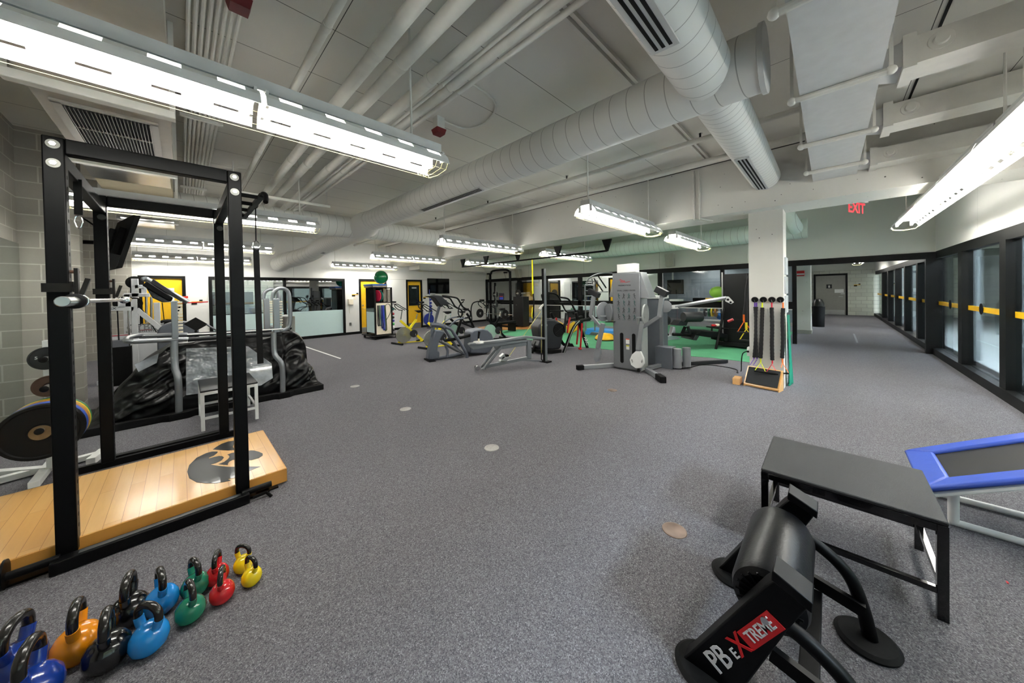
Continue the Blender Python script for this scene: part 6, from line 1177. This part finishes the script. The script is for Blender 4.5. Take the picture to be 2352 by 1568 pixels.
# ------------------------------------------------------------ white strength machines at the left
CW = mat('machine_white', 'D2D4D6', .4); S = Side((-1.0, 8.3), (1.0, 8.3), 200, 640, 6.03)
def stack_machine(S, nm, label, ox, dy, sc=1.):
    t = thing('strength_machine', label, 'weight machine', (S(400, 1000).x, S.p[1], 0)); K3 = lambda a, b, o=0.: S(a+ox, b, o)
    ft = lambda a, b: Vector((K3(a, b).x, K3(a, b).y, .03))
    for a, top in ((205, 395), (650, 280)): q = K3(a, top); obj('upright', G().box(q.x-.035, q.x+.035, q.y-.03, q.y+.03, 0, q.z), CW, t, bev=.004)
    obj('top_bar', G().bar(K3(190, 413), K3(650, 413), .06, .07), CW, t, bev=.004); q = K3(480, 340); obj('pulley_post', G().box(q.x-.04, q.x+.04, q.y-.03, q.y+.03, K3(480, 400).z, K3(480, 280).z), CW, t, bev=.004)
    for a in (480, 648): q = K3(a, 340); obj('pulley', G().lathe([(0, -.02), (.10, -.02), (.09, 0), (.10, .02), (0, .02)], (q.x, q.y+.04, q.z), (0, 1, 0), 24), BLK2, t)
    for a in (282, 575): obj('guide_rod', G().cyl(K3(a, 440), K3(a+10, 960), .012, 8), CHROME, t)
    obj('cable', G().tube([K3(415, 360), K3(445, 930)], .008, 6), BLK2, t)
    q0, q1 = K3(270, 960), K3(620, 960); obj('weight_stack', G().box(q0.x, q1.x, q0.y-.06, q0.y+.12, .15, q0.z), BLK2, t, bev=.004); q0 = K3(300, 860); q1 = K3(580, 930); obj('top_plate', G().box(q0.x, q1.x, q0.y-.05, q0.y+.1, q1.z, q0.z), mat('stack_grey', '6a6d74', .5), t, sm=False)
    obj('info_strip', G().box(K3(290, 800).x, K3(590, 800).x, S.p[1]+.13, S.p[1]+.14, K3(300, 860).z, K3(300, 790).z), CW, t, sm=False); obj('red_stripe', G().box(K3(300, 800).x, K3(580, 800).x, S.p[1]+.12, S.p[1]+.125, K3(300, 808).z, K3(300, 798).z), RED, t, sm=False)
    obj('diagonal_arm', G().bar(K3(680, 420), K3(1080, 740), .05, .07), CW, t, bev=.004); obj('cable', G().tube([K3(700, 320), K3(960, 740)], .007, 6), BLK2, t)
    obj('base_bar', G().box(K3(190, 900).x, K3(1000, 900).x, S.p[1]-.04, S.p[1]+.04, .0, .07), CW, t, bev=.004)
    q0, q1 = K3(600, 650), K3(960, 1080); obj('shield', G().box(q0.x, q1.x, S.p[1]+.25, S.p[1]+.27, .1, q0.z), CW, t, bev=.004); obj('shield_edge', G().box(q0.x, q1.x, S.p[1]+.245, S.p[1]+.25, q0.z-.01, q0.z+.004), BLK2, t, sm=False)
    text('letters', 'CYBEX', .125*1.25, mat('letter_grey', '8b8d91', .5), t, Vector((K3(775, 680).x+.02, S.p[1]+.245, K3(775, 683).z)), (1, 0, 0), (0, 0, 1), wide=.92); obj('red_line', G().box(q0.x+.08, q1.x-.05, S.p[1]+.244, S.p[1]+.25, K3(775, 722).z-.004, K3(775, 722).z+.004), RED, t, sm=False)
    text('letters', 'STRENGTH SYSTEMS', .04, LG, t, Vector((K3(790, 740).x, S.p[1]+.244, K3(775, 740).z)), (1, 0, 0), (0, 0, 1), wide=1.2); text('letters', 'CYBEX', .05, LG, t, Vector((K3(285, 415).x, S.p[1]-.035, K3(285, 415).z)), (1, 0, 0), (0, 0, 1), wide=1.2)
    obj('lower_arm', G().bar(K3(200, 1250), K3(620, 1150), .06, .07), BLACK, t)
    return t
stack_machine(S, 0, 'white weight stack machine with grey lettered shield left of the covered treadmill', 0, 0)
t = thing('strength_machine', 'taller white pulley machine standing behind the lettered weight stack machine', 'weight machine', (-.3, 9.5, 0)); S = Side((-1.0, 9.5), (1.0, 9.5), 200, 640, 6.03)
for a, top in ((660, 0), (545, 215), (965, 330)): q = S(a, top); obj('upright', G().box(q.x-.045, q.x+.045, q.y-.03, q.y+.03, 0, q.z), CW, t, bev=.004)
obj('top_bar', G().bar(S(510, 225), S(870, 225), .06, .07), CW, t, bev=.004); obj('side_bar', G().bar(S(660, 110), S(800, 110), .06, .07), CW, t, bev=.004); obj('side_post', G().bar(S(790, 110), S(790, 225), .05, .07, up=(1, 0, 0)), CW, t, bev=.004)
q = S(657, 50); obj('pulley', G().lathe([(0, -.02), (.12, -.02), (.11, 0), (.12, .02), (0, .02)], (q.x, q.y+.05, q.z), (0, 1, 0), 24), BLK2, t)
for a in (605, 1040): obj('cable', G().tube([S(a, 60 if a < 700 else 330), S(a-8 if a < 700 else a+35, 640)], .008, 6), BLK2, t)
for a in (820, 890): obj('guide_rod', G().cyl(S(a, 250), S(a, 610), .018, 8), STEEL, t)
q0, q1 = S(985, 605), S(1150, 900); obj('shield', G().box(q0.x-.05, q1.x, 9.6, 9.62, .1, q0.z), CW, t, bev=.004); text('letters', 'CYBEX', .16, mat('letter_grey', ''), t, Vector((S(1030, 640).x, 9.595, S(1050, 640).z)), (1, 0, 0), (0, 0, 1), wide=.9)
obj('base_bar', G().box(-1.1, .8, 9.46, 9.54, 0, .07), CW, t, bev=.004); q = S(1110, 590); obj('seat_pad', G().sph(q, .09, (1.2, .8, .5), 12), BLK2, t)
q = Y_(450, 745, 7.3); t = thing('bench_pad', 'small black square pad tilted on edge above the covered treadmill', 'pad', q); obj('pad', G().pts([q+Vector((-.14, 0, .02)), q+Vector((.0, 0, .115)), q+Vector((.145, 0, -.01)), q+Vector((.0, 0, -.105))], (0, .03, 0)), BLK2, t, bev=.004); obj('stem', G().cyl((q.x, q.y+.015, 0), (q.x, q.y+.015, q.z-.1), .02, 8), BLACK, t)
q = Y_(410, 755, 7.6); t = thing('machine_shroud', 'rounded grey machine shroud peeking over the covered treadmill', 'exercise machine', (q.x, 7.6, 0)); obj('shroud', G().pts([Vector((q.x-.24*math.cos(PI*i/14), 7.6, 1.0+.17*math.sin(PI*i/14))) for i in range(15)]+[(q.x+.24, 7.6, 0), (q.x-.24, 7.6, 0)], (0, .35, 0)), GREY, t, bev=.02)
# wall television seen from the side, on its arm
t = thing('television', 'black television tilted out on a wall arm, seen edge-on behind the power rack', 'television', (-.67, 8.0, 2.4)); c = Vector((-.66, 8.0, 2.43))
M_ = Matrix.Translation(c) @ Matrix.Rotation(math.radians(14), 4, 'Z') @ Matrix.Rotation(math.radians(14), 4, 'Y')
def tb(nm, g, m): bmesh.ops.transform(g.b, matrix=M_, verts=g.b.verts); obj(nm, g, m, t, bev=.006)
tb('case', G().box(-.03, .03, -.55, .55, -.42, .42), BLK2); tb('screen', G().box(.031, .034, -.52, .52, -.39, .39), SCREEN); tb('back_box', G().box(-.10, -.03, -.35, .35, -.25, .2), BLK2); tb('mount_plate', G().box(-.16, -.10, -.15, .15, -.15, .18), BLACK); tb('media_box', G().box(-.16, -.03, -.6, -.2, -.46, -.25), BLK2)
obj('wall_arm', G().tube([c+Vector((-.14, 0, 0)), c+Vector((-.5, .1, .0)), (-3.4, 8.2, 2.4)], .03, 8), BLACK, t); obj('cable', G().tube(curve([c+Vector((-.1, 0, .1)), c+Vector((-.35, 0, .35)), c+Vector((-.45, .2, .3)), (-1.2, 8.6, 2.75)]), .012, 6), BLK2, t)
